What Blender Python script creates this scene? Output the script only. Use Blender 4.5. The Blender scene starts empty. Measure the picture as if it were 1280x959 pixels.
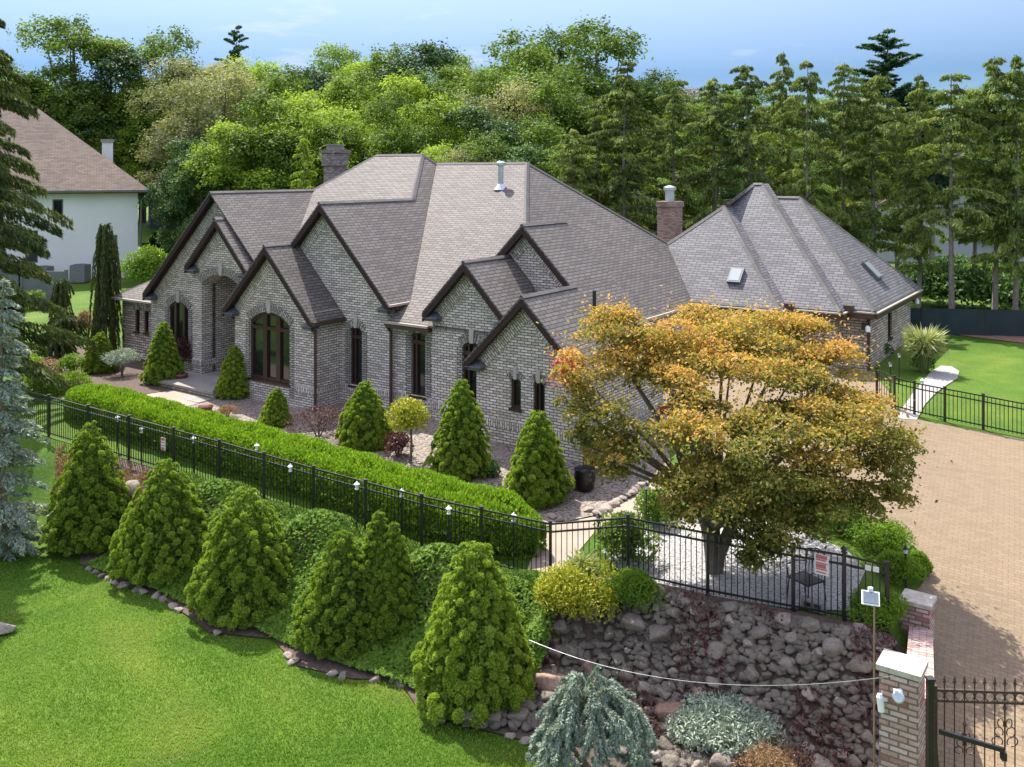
import bpy, math, random
import numpy as np
from mathutils import Vector, Matrix
from mathutils.geometry import tessellate_polygon, delaunay_2d_cdt

S = bpy.context.scene
COL = S.collection
random.seed(7)
R_ = math.radians

# ------------------------------------------------------------------ camera
CAMH, FPX, CX, HY = 8.0, 1150.0, 640.0, 213.0
cam = bpy.data.objects.new("camera", bpy.data.cameras.new("camera"))
COL.objects.link(cam)
cam.location = (0, 0, CAMH)
cam.rotation_euler = (R_(90), 0, 0)
cam.data.sensor_width = 36
cam.data.lens = FPX / 1280 * 36
cam.data.shift_y = -(479.5 - HY) / 1280
cam.data.clip_end = 3000
S.camera = cam

# ------------------------------------------------------------------ light
SUN = Vector((-0.88, 1.72, 2.86)).normalized()      # direction towards the sun
w = bpy.data.worlds.new("World"); S.world = w; w.use_nodes = True
nt = w.node_tree; nt.nodes.clear()
wo = nt.nodes.new('ShaderNodeOutputWorld'); bg = nt.nodes.new('ShaderNodeBackground')
sky = nt.nodes.new('ShaderNodeTexSky'); sky.sky_type = 'NISHITA'; sky.sun_disc = False
sky.sun_elevation = math.asin(SUN.z); sky.sun_rotation = math.atan2(SUN.x, SUN.y)
sky.air_density = 1.0; sky.dust_density = 0.15; sky.ozone_density = 1.6; sky.altitude = 300
bg.inputs[1].default_value = 0.15
# thin wisps of cloud in the sky itself
tc = nt.nodes.new('ShaderNodeTexCoord'); mp = nt.nodes.new('ShaderNodeMapping')
mp.inputs['Scale'].default_value = (1.6, 1.6, 9.0); mp.inputs['Rotation'].default_value = (0.0, 0.22, 0.0)
nz = nt.nodes.new('ShaderNodeTexNoise'); nz.inputs['Scale'].default_value = 3.1; nz.inputs['Detail'].default_value = 7; nz.inputs['Roughness'].default_value = .58
cr = nt.nodes.new('ShaderNodeValToRGB'); cr.color_ramp.elements[0].position = .60; cr.color_ramp.elements[1].position = .84
mx = nt.nodes.new('ShaderNodeMix'); mx.data_type = 'RGBA'
mx.inputs[7].default_value = (2.5, 2.6, 2.7, 1)
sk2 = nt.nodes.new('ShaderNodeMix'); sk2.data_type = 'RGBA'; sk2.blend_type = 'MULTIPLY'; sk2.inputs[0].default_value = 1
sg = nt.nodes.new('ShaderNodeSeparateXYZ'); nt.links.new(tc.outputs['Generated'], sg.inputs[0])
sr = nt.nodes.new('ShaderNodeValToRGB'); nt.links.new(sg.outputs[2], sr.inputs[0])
for i_, (p_, c_) in enumerate(((0.0, (.205, .245, .30)), (.10, (.155, .198, .275)), (.28, (.80, .66, .60)), (.55, (3.4, 2.14, 1.5)))):  # tint by height: horizon dimmed, unseen overhead sky boosted and warmed for added fill
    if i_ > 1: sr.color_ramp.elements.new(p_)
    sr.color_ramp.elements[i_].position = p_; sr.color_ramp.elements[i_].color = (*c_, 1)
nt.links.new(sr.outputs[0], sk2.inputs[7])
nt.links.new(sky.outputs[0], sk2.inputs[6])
nt.links.new(tc.outputs['Generated'], mp.inputs[0]); nt.links.new(mp.outputs[0], nz.inputs[0])
nt.links.new(nz.outputs[0], cr.inputs[0]); nt.links.new(cr.outputs[0], mx.inputs[0])
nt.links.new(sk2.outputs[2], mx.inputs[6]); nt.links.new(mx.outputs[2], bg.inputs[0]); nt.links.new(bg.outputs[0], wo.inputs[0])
sl = bpy.data.lights.new("sun", 'SUN'); sl.energy = 3.7; sl.angle = R_(.55); sl.color = (1, .95, .86)
so = bpy.data.objects.new("sun", sl); COL.objects.link(so)
so.rotation_euler = SUN.to_track_quat('Z', 'Y').to_euler()
S.view_settings.view_transform = 'Standard'; S.view_settings.look = 'None'
S.view_settings.exposure = 1.38; S.view_settings.gamma = 1
S.render.engine = 'CYCLES'
S.cycles.max_bounces = 5; S.cycles.diffuse_bounces = 3; S.cycles.transmission_bounces = 3; S.cycles.glossy_bounces = 3
S.cycles.use_denoising = True

# ------------------------------------------------------------------ materials
def mat(name):
    m = bpy.data.materials.new(name); m.use_nodes = True
    n = m.node_tree; n.nodes.clear()
    o = n.nodes.new('ShaderNodeOutputMaterial'); b = n.nodes.new('ShaderNodeBsdfPrincipled')
    n.links.new(b.outputs[0], o.inputs[0])
    return m, n, b, o

def ramp(n, cols, src, pos=None):
    r = n.nodes.new('ShaderNodeValToRGB'); e = r.color_ramp.elements
    k = len(cols)
    while len(e) < k: e.new(.5)
    for i, c in enumerate(cols):
        e[i].position = pos[i] if pos else i / (k - 1)
        e[i].color = (*c, 1)
    n.links.new(src, r.inputs[0])
    return r.outputs[0]

def coord(n, kind='Object', scale=(1, 1, 1)):
    t = n.nodes.new('ShaderNodeTexCoord'); m = n.nodes.new('ShaderNodeMapping')
    m.inputs['Scale'].default_value = scale
    n.links.new(t.outputs[kind], m.inputs[0]); return m.outputs[0]

def noise(n, vec, scale, detail=4, rough=.55):
    z = n.nodes.new('ShaderNodeTexNoise'); z.inputs['Scale'].default_value = scale
    z.inputs['Detail'].default_value = detail; z.inputs['Roughness'].default_value = rough
    n.links.new(vec, z.inputs['Vector']); return z.outputs[0]

def mixc(n, fac, a, b, mode='MIX'):
    m = n.nodes.new('ShaderNodeMix'); m.data_type = 'RGBA'; m.blend_type = mode
    for sock, v in ((m.inputs[0], fac), (m.inputs[6], a), (m.inputs[7], b)):
        if isinstance(v, (int, float)): sock.default_value = v
        elif isinstance(v, tuple): sock.default_value = (*v, 1)
        else: n.links.new(v, sock)
    return m.outputs[2]

def bump(n, b, h, strength=.4, dist=.02):
    u = n.nodes.new('ShaderNodeBump'); u.inputs['Strength'].default_value = strength; u.inputs['Distance'].default_value = dist
    n.links.new(h, u.inputs['Height']); n.links.new(u.outputs[0], b.inputs['Normal'])

def simple(name, c1, c2=None, scale=3, rough=.7, metal=0, bmp=0, detail=4):
    m, n, b, o = mat(name)
    v = coord(n); z = noise(n, v, scale, detail)
    n.links.new(ramp(n, [c1, c2 or c1], z, [.3, .7]), b.inputs[0])
    b.inputs['Roughness'].default_value = rough; b.inputs['Metallic'].default_value = metal
    if bmp: bump(n, b, z, bmp)
    return m

def bricks(name, cols, mortar, bw, rh, ms, rough=.85, off=.5, bstr=.5, blot=.5, vari=None, lo=.72):
    m, n, b, o = mat(name)
    uv = coord(n, 'UV')
    t = n.nodes.new('ShaderNodeTexBrick'); n.links.new(uv, t.inputs['Vector'])
    t.offset = off
    t.inputs['Color1'].default_value = (0, 0, 0, 1); t.inputs['Color2'].default_value = (1, 1, 1, 1); t.inputs['Mortar'].default_value = (.5, .5, .5, 1)
    t.inputs['Scale'].default_value = 1; t.inputs['Mortar Size'].default_value = ms; t.inputs['Mortar Smooth'].default_value = .15
    t.inputs['Brick Width'].default_value = bw; t.inputs['Row Height'].default_value = rh; t.inputs['Bias'].default_value = 0
    c = ramp(n, cols, t.outputs['Color'])
    z = noise(n, uv, blot, 5)
    c = mixc(n, 1.0, c, ramp(n, [(lo, lo, lo), (1.12, 1.1, 1.06)], z, [.3, .72]), 'MULTIPLY')
    z2 = noise(n, uv, 26, 3)
    c = mixc(n, .45, c, ramp(n, [(.55, .55, .55), (1.3, 1.3, 1.3)], z2, [.3, .7]), 'MULTIPLY')
    c = mixc(n, t.outputs['Fac'], c, mortar)
    n.links.new(c, b.inputs[0]); b.inputs['Roughness'].default_value = rough
    inv = n.nodes.new('ShaderNodeMath'); inv.operation = 'SUBTRACT'; inv.inputs[0].default_value = 1
    n.links.new(t.outputs['Fac'], inv.inputs[1]); bump(n, b, inv.outputs[0], bstr, .012)
    return m

def leafmat(name, cols, trans=.3, rough=.5, rnd=.35, spec=.3):
    """leaf colours picked per leaf (tint attribute) and shifted a little per plant"""
    m, n, b, o = mat(name)
    a = n.nodes.new('ShaderNodeAttribute'); a.attribute_name = 'tint'
    oi = n.nodes.new('ShaderNodeObjectInfo')
    ad = n.nodes.new('ShaderNodeMath'); ad.operation = 'MULTIPLY_ADD'
    n.links.new(oi.outputs['Random'], ad.inputs[0]); ad.inputs[1].default_value = rnd; n.links.new(a.outputs['Fac'], ad.inputs[2])
    sb = n.nodes.new('ShaderNodeMath'); sb.operation = 'SUBTRACT'; n.links.new(ad.outputs[0], sb.inputs[0]); sb.inputs[1].default_value = rnd / 2
    c = ramp(n, cols, sb.outputs[0])
    n.links.new(c, b.inputs[0]); b.inputs['Roughness'].default_value = rough
    b.inputs['Specular IOR Level'].default_value = spec
    tr = n.nodes.new('ShaderNodeBsdfTranslucent')
    n.links.new(mixc(n, 1.0, c, (1.25, 1.3, .55), 'MULTIPLY'), tr.inputs[0])
    ms = n.nodes.new('ShaderNodeMixShader'); ms.inputs[0].default_value = trans
    n.links.new(b.outputs[0], ms.inputs[1]); n.links.new(tr.outputs[0], ms.inputs[2]); n.links.new(ms.outputs[0], o.inputs[0])
    return m

M = {}
M['brick'] = bricks('grey_brick', [(.40, .35, .305), (.53, .475, .42), (.62, .565, .51), (.69, .635, .575), (.77, .71, .65)], (.14, .122, .108), .235, .079, .014, blot=.35, lo=.88)
M['brick_arch'] = bricks('arch_brick', [(.30, .275, .245), (.44, .41, .37), (.55, .51, .46)], (.085, .078, .07), .215, .075, .018, blot=.35)
M['brick_warm'] = bricks('pink_brick', [(.36, .26, .215), (.52, .40, .34), (.63, .51, .44), (.72, .62, .55)], (.12, .098, .085), .29, .10, .017, blot=.35)
M['brick_red'] = bricks('chimney_brick', [(.20, .10, .07), (.34, .20, .14), (.42, .30, .24), (.30, .24, .22)], (.15, .13, .12), .215, .072, .012)
M['brick_grey_dark'] = bricks('dark_chimney_brick', [(.13, .105, .10), (.22, .18, .17), (.34, .31, .30)], (.12, .11, .11), .215, .072, .012)
M['brick_gate'] = bricks('gate_brick', [(.33, .12, .085), (.49, .31, .26), (.64, .48, .44), (.52, .31, .26), (.68, .54, .51)], (.17, .125, .11), .225, .075, .013, blot=1.4)
M['shingle'] = bricks('shingle', [(0.12, 0.101, 0.092), (0.14, 0.121, 0.109), (0.16, 0.141, 0.127), (0.184, 0.165, 0.15), (0.154, 0.141, 0.132)], (.048, .040, .038), .36, .118, .016, rough=.78, bstr=.9, blot=.22, lo=.8)
M['shingle_grey'] = bricks('grey_shingle', [(0.117, 0.116, 0.126), (0.15, 0.15, 0.163), (0.174, 0.174, 0.187), (0.198, 0.199, 0.207)], (.062, .056, .056), .36, .118, .016, rough=.78, bstr=.9, blot=.22, lo=.8)
M['shingle_brown'] = bricks('brown_shingle', [(0.108, 0.073, 0.056), (0.144, 0.105, 0.082), (0.176, 0.133, 0.105)], (.08, .06, .05), .35, .16, .015, rough=.9, blot=.2, lo=.8)
M['paver'] = bricks('paver', [(.20, .145, .086), (.225, .165, .10), (.245, .182, .112), (.215, .16, .10)], (.145, .103, .063), .22, .115, .009, rough=.9, blot=.11, lo=.74, bstr=.3)
M['cap_shingle'] = bricks('ridge_cap', [(.085, .078, .075), (.118, .110, .106), (.14, .131, .126)], (.07, .07, .07), .5, .2, .02, rough=.8)
M['trim'] = simple('brown_trim', (.024, .010, .008), (.034, .015, .012), 4, .85)
M['ret'] = simple('slate_cornice', (.07, .078, .085), (.12, .13, .135), 5, .5)
M['gutter'] = simple('tan_gutter', (.34, .29, .24), (.42, .36, .30), 2, .55)
M['brown_gutter'] = simple('brown_gutter', (.055, .03, .022), (.075, .04, .03), 3, .4)
M['frame'] = simple('brown_frame', (.035, .017, .013), (.05, .024, .018), 5, .4)
M['stone'] = simple('keystone', (.36, .335, .30), (.44, .41, .37), 8, .8)
M['cap'] = simple('cap_stone', (.36, .32, .265), (.56, .50, .42), 9, .85, bmp=.3)
M['concrete'] = simple('concrete', (.22, .205, .185), (.30, .28, .255), 1.5, .85)
M['slab'] = simple('walk_slab', (.27, .215, .165), (.34, .275, .215), 1.2, .85)
M['path'] = simple('pale_path', (.27, .265, .245), (.33, .32, .30), 1.2, .85)
M['iron'] = simple('black_iron', (.012, .012, .013), (.02, .02, .022), 6, .38)
M['rust_iron'] = simple('rusty_iron', (.03, .018, .014), (.07, .035, .022), 9, .5)
M['white'] = simple('white_paint', (.74, .74, .72), (.80, .80, .78), 3, .5)
M['stucco'] = simple('white_stucco', (.70, .70, .68), (.78, .78, .765), .6, .9)
M['grey_panel'] = simple('grey_panel', (.10, .11, .115), (.14, .15, .155), 2, .7)
M['ac'] = simple('ac_grey', (.13, .14, .14), (.2, .2, .2), 8, .6)
M['screen'] = simple('screen_cloth', (.012, .024, .028), (.02, .036, .04), 1.0, .8)
M['metal'] = simple('galvanised', (.42, .46, .49), (.55, .58, .60), 4, .35, .7)
M['bark'] = simple('bark', (.085, .066, .05), (.17, .14, .115), 7, .95, bmp=.8)
M['bark_grey'] = simple('bark_grey', (.15, .125, .105), (.26, .225, .195), 6, .95, bmp=.8)
M['wood'] = simple('weathered_wood', (.20, .14, .09), (.30, .22, .15), 5, .85)
M['mulch'] = simple('mulch', (.05, .034, .028), (.12, .082, .062), 9, .95, bmp=.8, detail=8)
M['redmulch'] = simple('red_mulch', (.15, .07, .045), (.25, .13, .085), 4, .95, bmp=.6, detail=8)
M['terracotta'] = simple('terracotta', (.17, .075, .05), (.24, .115, .08), 5, .8)
M['sign'] = simple('sign_white', (.66, .64, .62), (.72, .70, .68), 4, .6)
M['signred'] = simple('sign_red', (.45, .10, .10), (.52, .16, .15), 4, .6)
M['pinkflower'] = simple('pink', (.55, .07, .20), (.65, .14, .3), 5, .6)
M['cell'] = simple('solar_cell', (.10, .13, .16), (.14, .17, .21), 3, .15)
M['cord'] = simple('pale_cord', (.55, .54, .50), (.62, .6, .56), 4, .6)
M['lampglass'] = simple('lamp_glass', (.62, .62, .60), (.72, .72, .70), 4, .2)

m, n, b, o = mat('window_glass')
b.inputs[0].default_value = (.012, .016, .018, 1); b.inputs['Roughness'].default_value = .06; b.inputs['Specular IOR Level'].default_value = .8
M['glass'] = m
m, n, b, o = mat('skylight_glass')
b.inputs[0].default_value = (.34, .38, .38, 1); b.inputs['Roughness'].default_value = .08; b.inputs['Specular IOR Level'].default_value = .8
M['skyglass'] = m

m, n, b, o = mat('lawn')
v = coord(n); z1 = noise(n, v, .22, 5, .6); z2 = noise(n, v, 14, 6, .75); z3 = noise(n, v, 1.1, 5, .65)
c = ramp(n, [(.050, .112, .011), (.078, .152, .014), (.118, .178, .024)], z1, [.35, .5, .66])
c = mixc(n, .75, c, ramp(n, [(.5, .52, .5), (1.4, 1.38, 1.3)], z2, [.3, .7]), 'MULTIPLY')
c = mixc(n, 1.0, c, ramp(n, [(.78, .84, .8), (1.12, 1.06, 1.0)], z3, [.35, .65]), 'MULTIPLY')
n.links.new(c, b.inputs[0]); b.inputs['Roughness'].default_value = .8; b.inputs['Specular IOR Level'].default_value = .15
bump(n, b, z2, .9, .05)
M['lawn'] = m

def stonebed(name, cols, scale, gap):
    m, n, b, o = mat(name)
    v = coord(n)
    t = n.nodes.new('ShaderNodeTexVoronoi'); t.inputs['Scale'].default_value = scale; n.links.new(v, t.inputs['Vector'])
    sp = n.nodes.new('ShaderNodeSeparateColor'); n.links.new(t.outputs['Color'], sp.inputs[0])
    c = ramp(n, cols, sp.outputs[0])
    c = mixc(n, 1.0, c, ramp(n, [(1, 1, 1), (1, 1, 1), (gap, gap, gap)], t.outputs['Distance'], [0, .5, .9]), 'MULTIPLY')
    n.links.new(c, b.inputs[0]); b.inputs['Roughness'].default_value = .9
    iv = n.nodes.new('ShaderNodeMath'); iv.operation = 'SUBTRACT'; iv.inputs[0].default_value = 1; n.links.new(t.outputs['Distance'], iv.inputs[1])
    bump(n, b, iv.outputs[0], .9, .04)
    return m
M['gravel'] = stonebed('river_gravel', [(.17, .13, .105), (.26, .21, .17), (.33, .28, .235), (.22, .19, .17)], 15, .3)
M['white_gravel'] = stonebed('white_gravel', [(.30, .29, .275), (.42, .41, .395), (.52, .51, .49), (.36, .35, .34)], 26, .35)

def rockmat(name, c1, c2, c3):
    m, n, b, o = mat(name)
    v = coord(n); z = noise(n, v, 4, 7, .65); oi = n.nodes.new('ShaderNodeObjectInfo')
    c = ramp(n, [c1, c2, c3], oi.outputs['Random'])
    c = mixc(n, 1.0, c, ramp(n, [(.6, .6, .6), (1.25, 1.22, 1.2)], z, [.3, .7]), 'MULTIPLY')
    n.links.new(c, b.inputs[0]); b.inputs['Roughness'].default_value = .9; bump(n, b, z, .6, .05)
    return m
M['rock'] = rockmat('fieldstone', (.135, .118, .094), (.25, .217, .178), (.19, .158, .122))
M['rock_pale'] = rockmat('pale_stone', (.30, .25, .205), (.38, .33, .28), (.25, .21, .18))
M['rock_brown'] = rockmat('brown_boulder', (.30, .19, .135), (.35, .24, .175), (.28, .18, .13))

M['spruce'] = leafmat('dwarf_spruce_needles', [(0.109, 0.174, 0.025), (0.224, 0.323, 0.04), (0.364, 0.479, 0.061), (0.522, 0.628, 0.107)], 0.34, .65, .22, .15)
M['hedge'] = leafmat('hedge_sprays', [(0.085, 0.163, 0.015), (0.149, 0.267, 0.02), (0.234, 0.37, 0.029), (0.341, 0.468, 0.044)], 0.32, .65, .1, .15)
M['ivy'] = leafmat('ivy_leaves', [(0.075, 0.148, 0.02), (0.122, 0.219, 0.026), (0.184, 0.29, 0.039)], 0.35, .65, .2, .12)
M['maple'] = leafmat('maple_leaves', [(.09,.12,.026),(.175,.185,.042),(.33,.265,.07),(.56,.335,.08), (.67,.325,.15)], .42, .65, .0, .15)
M['maplered'] = leafmat('red_maple_leaves', [(.30, .03, .05), (.5, .08, .11), (.55, .16, .14)], .3, .5, .0)
M['wood_mid'] = leafmat('mid_green_leaves', [(0.061, 0.108, 0.02), (0.116, 0.187, 0.031), (0.187, 0.281, 0.045), (0.278, 0.389, 0.077)], .30, .65, .4, .15)
M['wood_bright'] = leafmat('yellow_green_leaves', [(0.102, 0.165, 0.019), (0.191, 0.287, 0.03), (0.299, 0.41, 0.047), (0.418, 0.525, 0.074)], .34, .65, .3, .15)
M['wood_dark'] = leafmat('deep_green_leaves', [(0.029, 0.067, 0.024), (0.052, 0.11, 0.031), (0.092, 0.172, 0.042), (0.149, 0.24, 0.064)], .24, .6, .4, .2)
M['wood_grey'] = leafmat('olive_leaves', [(0.128, 0.147, 0.064), (0.211, 0.23, 0.102), (0.32, 0.326, 0.16), (0.435, 0.429, 0.23)], .28, .7, .3, .15)
M['wood_russet'] = leafmat('russet_leaves', [(.15, .095, .05), (.22, .14, .075), (.17, .15, .055)], .3, .6, .2)
M['norway'] = leafmat('norway_needles', [(0.078, 0.116, 0.036), (0.141, 0.194, 0.05), (0.225, 0.285, 0.071), (0.337, 0.383, 0.113)], .24, .75, .35, .12)
M['norway_dark'] = leafmat('dark_norway_needles', [(0.038, 0.062, 0.023), (0.077, 0.107, 0.034), (0.128, 0.161, 0.047), (0.205, 0.22, 0.078)], .2, .7, .3, .12)
M['pine'] = leafmat('pine_needles', [(0.03, 0.075, 0.036), (0.053, 0.12, 0.054), (0.083, 0.165, 0.075)], 0.3, .55, .3)
M['blue'] = leafmat('blue_needles', [(0.168, 0.216, 0.161), (0.257, 0.321, 0.241), (0.371, 0.446, 0.348), (0.353, 0.298, 0.161)], .1, .65, .1, .15)
M['cedar'] = leafmat('cedar_needles', [(0.046, 0.065, 0.023), (0.078, 0.101, 0.034), (0.13, 0.15, 0.052)], .2, .7, .2, .12)
M['shrub_y'] = leafmat('gold_shrub_leaves', [(0.184, 0.23, 0.018), (0.322, 0.333, 0.024), (0.46, 0.414, 0.033)], .3, .5, .15)
M['shrub_g'] = leafmat('green_shrub_leaves', [(0.092, 0.172, 0.018), (0.161, 0.27, 0.025), (0.241, 0.356, 0.039)], 0.4, .6, .25, .15)
M['shrub_lime'] = leafmat('lime_shrub_leaves', [(.10, .19, .015), (.17, .28, .022), (.24, .35, .035)], .32, .5, .15)
M['shrub_red'] = leafmat('dark_red_leaves', [(.05, .018, .02), (.10, .035, .035), (.17, .07, .06)], .2, .5, .2)
M['shrub_tan'] = leafmat('dry_shrub_leaves', [(.20, .115, .055), (.30, .19, .10), (.36, .24, .13)], .2, .7, .2)
M['plume'] = leafmat('grass_blades', [(0.136, 0.199, 0.048), (0.255, 0.304, 0.104), (0.468, 0.475, 0.256)], .25, .6, .1)
M['blade'] = leafmat('lawn_blades', [(0.098, 0.202, 0.022), (0.139, 0.263, 0.031), (0.206, 0.308, 0.044), (0.33, 0.37, 0.094)], .3, .65, .0, .15)

# ------------------------------------------------------------------ mesh building
def link(name, me, parent=None):
    o = bpy.data.objects.new(name, me); COL.objects.link(o)
    if parent: o.parent = parent
    return o

def tag(o, label=None, cat=None, group=None, kind=None):
    if label: o['label'] = label
    if cat: o['category'] = cat
    if group: o['group'] = group
    if kind: o['kind'] = kind
    return o

def empty(name, loc, rz=0):
    o = bpy.data.objects.new(name, None); COL.objects.link(o)
    o.location = loc; o.rotation_euler = (0, 0, rz); o.empty_display_size = .2
    return o

def copy_tree(o, parent=None):
    c = o.copy(); COL.objects.link(c)
    if parent: c.parent = parent
    for ch in o.children: copy_tree(ch, c)
    return c

class MB:
    def __init__(s): s.v = []; s.f = []; s.uv = []; s.mi = []
    def poly(s, pts, uax=None, mi=0, swap=False):
        pts = [Vector(p) for p in pts]
        nrm = Vector((0, 0, 0))
        for i in range(len(pts)):
            a, b = pts[i], pts[(i + 1) % len(pts)]
            nrm += a.cross(b)
        if nrm.length < 1e-12: return
        nrm.normalize()
        if uax is None:
            u = Vector((0, 0, 1)).cross(nrm)
            if u.length < .05: u = Vector((1, 0, 0))
        else: u = Vector(uax)
        u = (u - nrm * u.dot(nrm)).normalized(); vv = nrm.cross(u)
        if vv.z < 0: vv = -vv
        k = len(s.v); s.v += [tuple(p) for p in pts]
        s.f.append(tuple(range(k, k + len(pts))))
        s.uv += [((p.dot(vv), p.dot(u)) if swap else (p.dot(u), p.dot(vv))) for p in pts]
        s.mi.append(mi)
    def slab(s, pts, t=.07, mi=0):
        """roof plane: the polygon, its underside t lower and the edges"""
        pts = [Vector(p) for p in pts]; lo = [p - Vector((0, 0, t)) for p in pts]
        s.poly(pts, mi=mi); s.poly(lo[::-1], mi=mi)
        for i in range(len(pts)):
            j = (i + 1) % len(pts); s.poly([pts[i], lo[i], lo[j], pts[j]], mi=mi)
    def box(s, lo, hi, mi=0):
        x0, y0, z0 = lo; x1, y1, z1 = hi
        p = [(x0, y0, z0), (x1, y0, z0), (x1, y1, z0), (x0, y1, z0), (x0, y0, z1), (x1, y0, z1), (x1, y1, z1), (x0, y1, z1)]
        for q in ((0, 1, 5, 4), (1, 2, 6, 5), (2, 3, 7, 6), (3, 0, 4, 7), (4, 5, 6, 7), (3, 2, 1, 0)):
            s.poly([p[i] for i in q], mi=mi)
    def beam(s, a, b, wdt, hgt, up=(0, 0, 1), mi=0):
        """box along a-b, wdt across, hgt in the up direction (centred)"""
        a, b = Vector(a), Vector(b); d = (b - a).normalized(); up = Vector(up)
        sd = d.cross(up)
        if sd.length < 1e-6: sd = d.cross(Vector((1, 0, 0)))
        sd.normalize(); u = sd.cross(d).normalized()
        c = [(-1, -1), (1, -1), (1, 1), (-1, 1)]
        A = [a + sd * wdt / 2 * i + u * hgt / 2 * j for i, j in c]; B = [b + sd * wdt / 2 * i + u * hgt / 2 * j for i, j in c]
        for i in range(4):
            j = (i + 1) % 4; s.poly([A[i], A[j], B[j], B[i]], mi=mi)
        s.poly(A[::-1], mi=mi); s.poly(B, mi=mi)
    def tube(s, pts, rad, n=8, mi=0, cap=True):
        pts = [Vector(p) for p in pts]
        if not isinstance(rad, (list, tuple)): rad = [rad] * len(pts)
        rings = []; ref = None
        for i, p in enumerate(pts):
            d = (pts[min(i + 1, len(pts) - 1)] - pts[max(i - 1, 0)]).normalized()
            if ref is None or abs(ref.dot(d)) > .95: ref = Vector((1, 0, 0)) if abs(d.x) < .8 else Vector((0, 1, 0))
            x = (ref - d * ref.dot(d)).normalized(); y = d.cross(x); ref = x
            rings.append([p + (x * math.cos(2 * math.pi * k / n) + y * math.sin(2 * math.pi * k / n)) * rad[i] for k in range(n)])
        k0 = len(s.v)
        for r in rings: s.v += [tuple(q) for q in r]
        for i in range(len(rings) - 1):
            for k in range(n):
                q = (k0 + i * n + k, k0 + i * n + (k + 1) % n, k0 + (i + 1) * n + (k + 1) % n, k0 + (i + 1) * n + k)
                s.f.append(q); s.uv += [(0, 0)] * 4; s.mi.append(mi)
        if cap:
            s.f.append(tuple(range(k0 + n - 1, k0 - 1, -1))); s.uv += [(0, 0)] * n; s.mi.append(mi)
            e = k0 + (len(rings) - 1) * n
            s.f.append(tuple(range(e, e + n))); s.uv += [(0, 0)] * n; s.mi.append(mi)
    def lathe(s, prof, c=(0, 0, 0), n=16, mi=0):
        s.tube([(c[0], c[1], c[2] + z + i * 1e-6) for i, (r, z) in enumerate(prof)], [max(r, .0005) for r, z in prof], n, mi)
    def mesh(s, name, mats, smooth=False):
        me = bpy.data.meshes.new(name); me.from_pydata(s.v, [], s.f)
        ul = me.uv_layers.new(name='UVMap'); ul.data.foreach_set('uv', np.array(s.uv, dtype=np.float32).ravel())
        if not isinstance(mats, (list, tuple)): mats = [mats]
        for q in mats: me.materials.append(q)
        me.polygons.foreach_set('material_index', s.mi)
        if smooth: me.polygons.foreach_set('use_smooth', [True] * len(me.polygons))
        me.update(); return me
    def build(s, name, mats, parent=None, smooth=False):
        return link(name, s.mesh(name, mats, smooth), parent)

def quads_mesh(name, V, material, tint):
    """V (n,4,3) array of leaf quads"""
    nq = len(V); me = bpy.data.meshes.new(name)
    me.vertices.add(nq * 4); me.vertices.foreach_set('co', np.ascontiguousarray(V, dtype=np.float32).ravel())
    me.loops.add(nq * 4); me.loops.foreach_set('vertex_index', np.arange(nq * 4, dtype=np.int32))
    me.polygons.add(nq); me.polygons.foreach_set('loop_start', np.arange(0, nq * 4, 4, dtype=np.int32))
    try: me.polygons.foreach_set('loop_total', np.full(nq, 4, dtype=np.int32))
    except Exception: pass
    at = me.attributes.new('tint', 'FLOAT', 'FACE'); at.data.foreach_set('value', np.asarray(tint, dtype=np.float32))
    me.materials.append(material); me.update(calc_edges=True); me.validate()
    return me

def nrmz(a): return a / np.maximum(np.linalg.norm(a, axis=-1, keepdims=True), 1e-9)

def leaves(P, T, L, W, rng, up=None):
    """diamond leaf quads at P, long axis T, length L, width W; the flat side turned to `up` when given"""
    T = nrmz(T); q = rng.normal(size=P.shape)
    if up is not None: q = up + q * .45
    Sd = nrmz(np.cross(T, q)); L = np.broadcast_to(np.asarray(L).reshape(-1, 1), (len(P), 1)); W = np.broadcast_to(np.asarray(W).reshape(-1, 1), (len(P), 1))
    return np.stack([P - T * L * .5, P + Sd * W * .5 - T * L * .05, P + T * L * .5, P - Sd * W * .5 - T * L * .05], axis=1)

def rdir(rng, n): return nrmz(rng.normal(size=(n, 3)))

# ------------------------------------------------------------------ places: house axes and terrain
TH = R_(34.8)
OX, OY = 1.88, 24.15
ct, st = math.cos(TH), math.sin(TH)
def hw(a, b, z=0): return Vector((OX + a * ct + b * st, OY - a * st + b * ct, z))
def ab(x, y): dx, dy = x - OX, y - OY; return dx * ct - dy * st, dx * st + dy * ct

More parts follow.
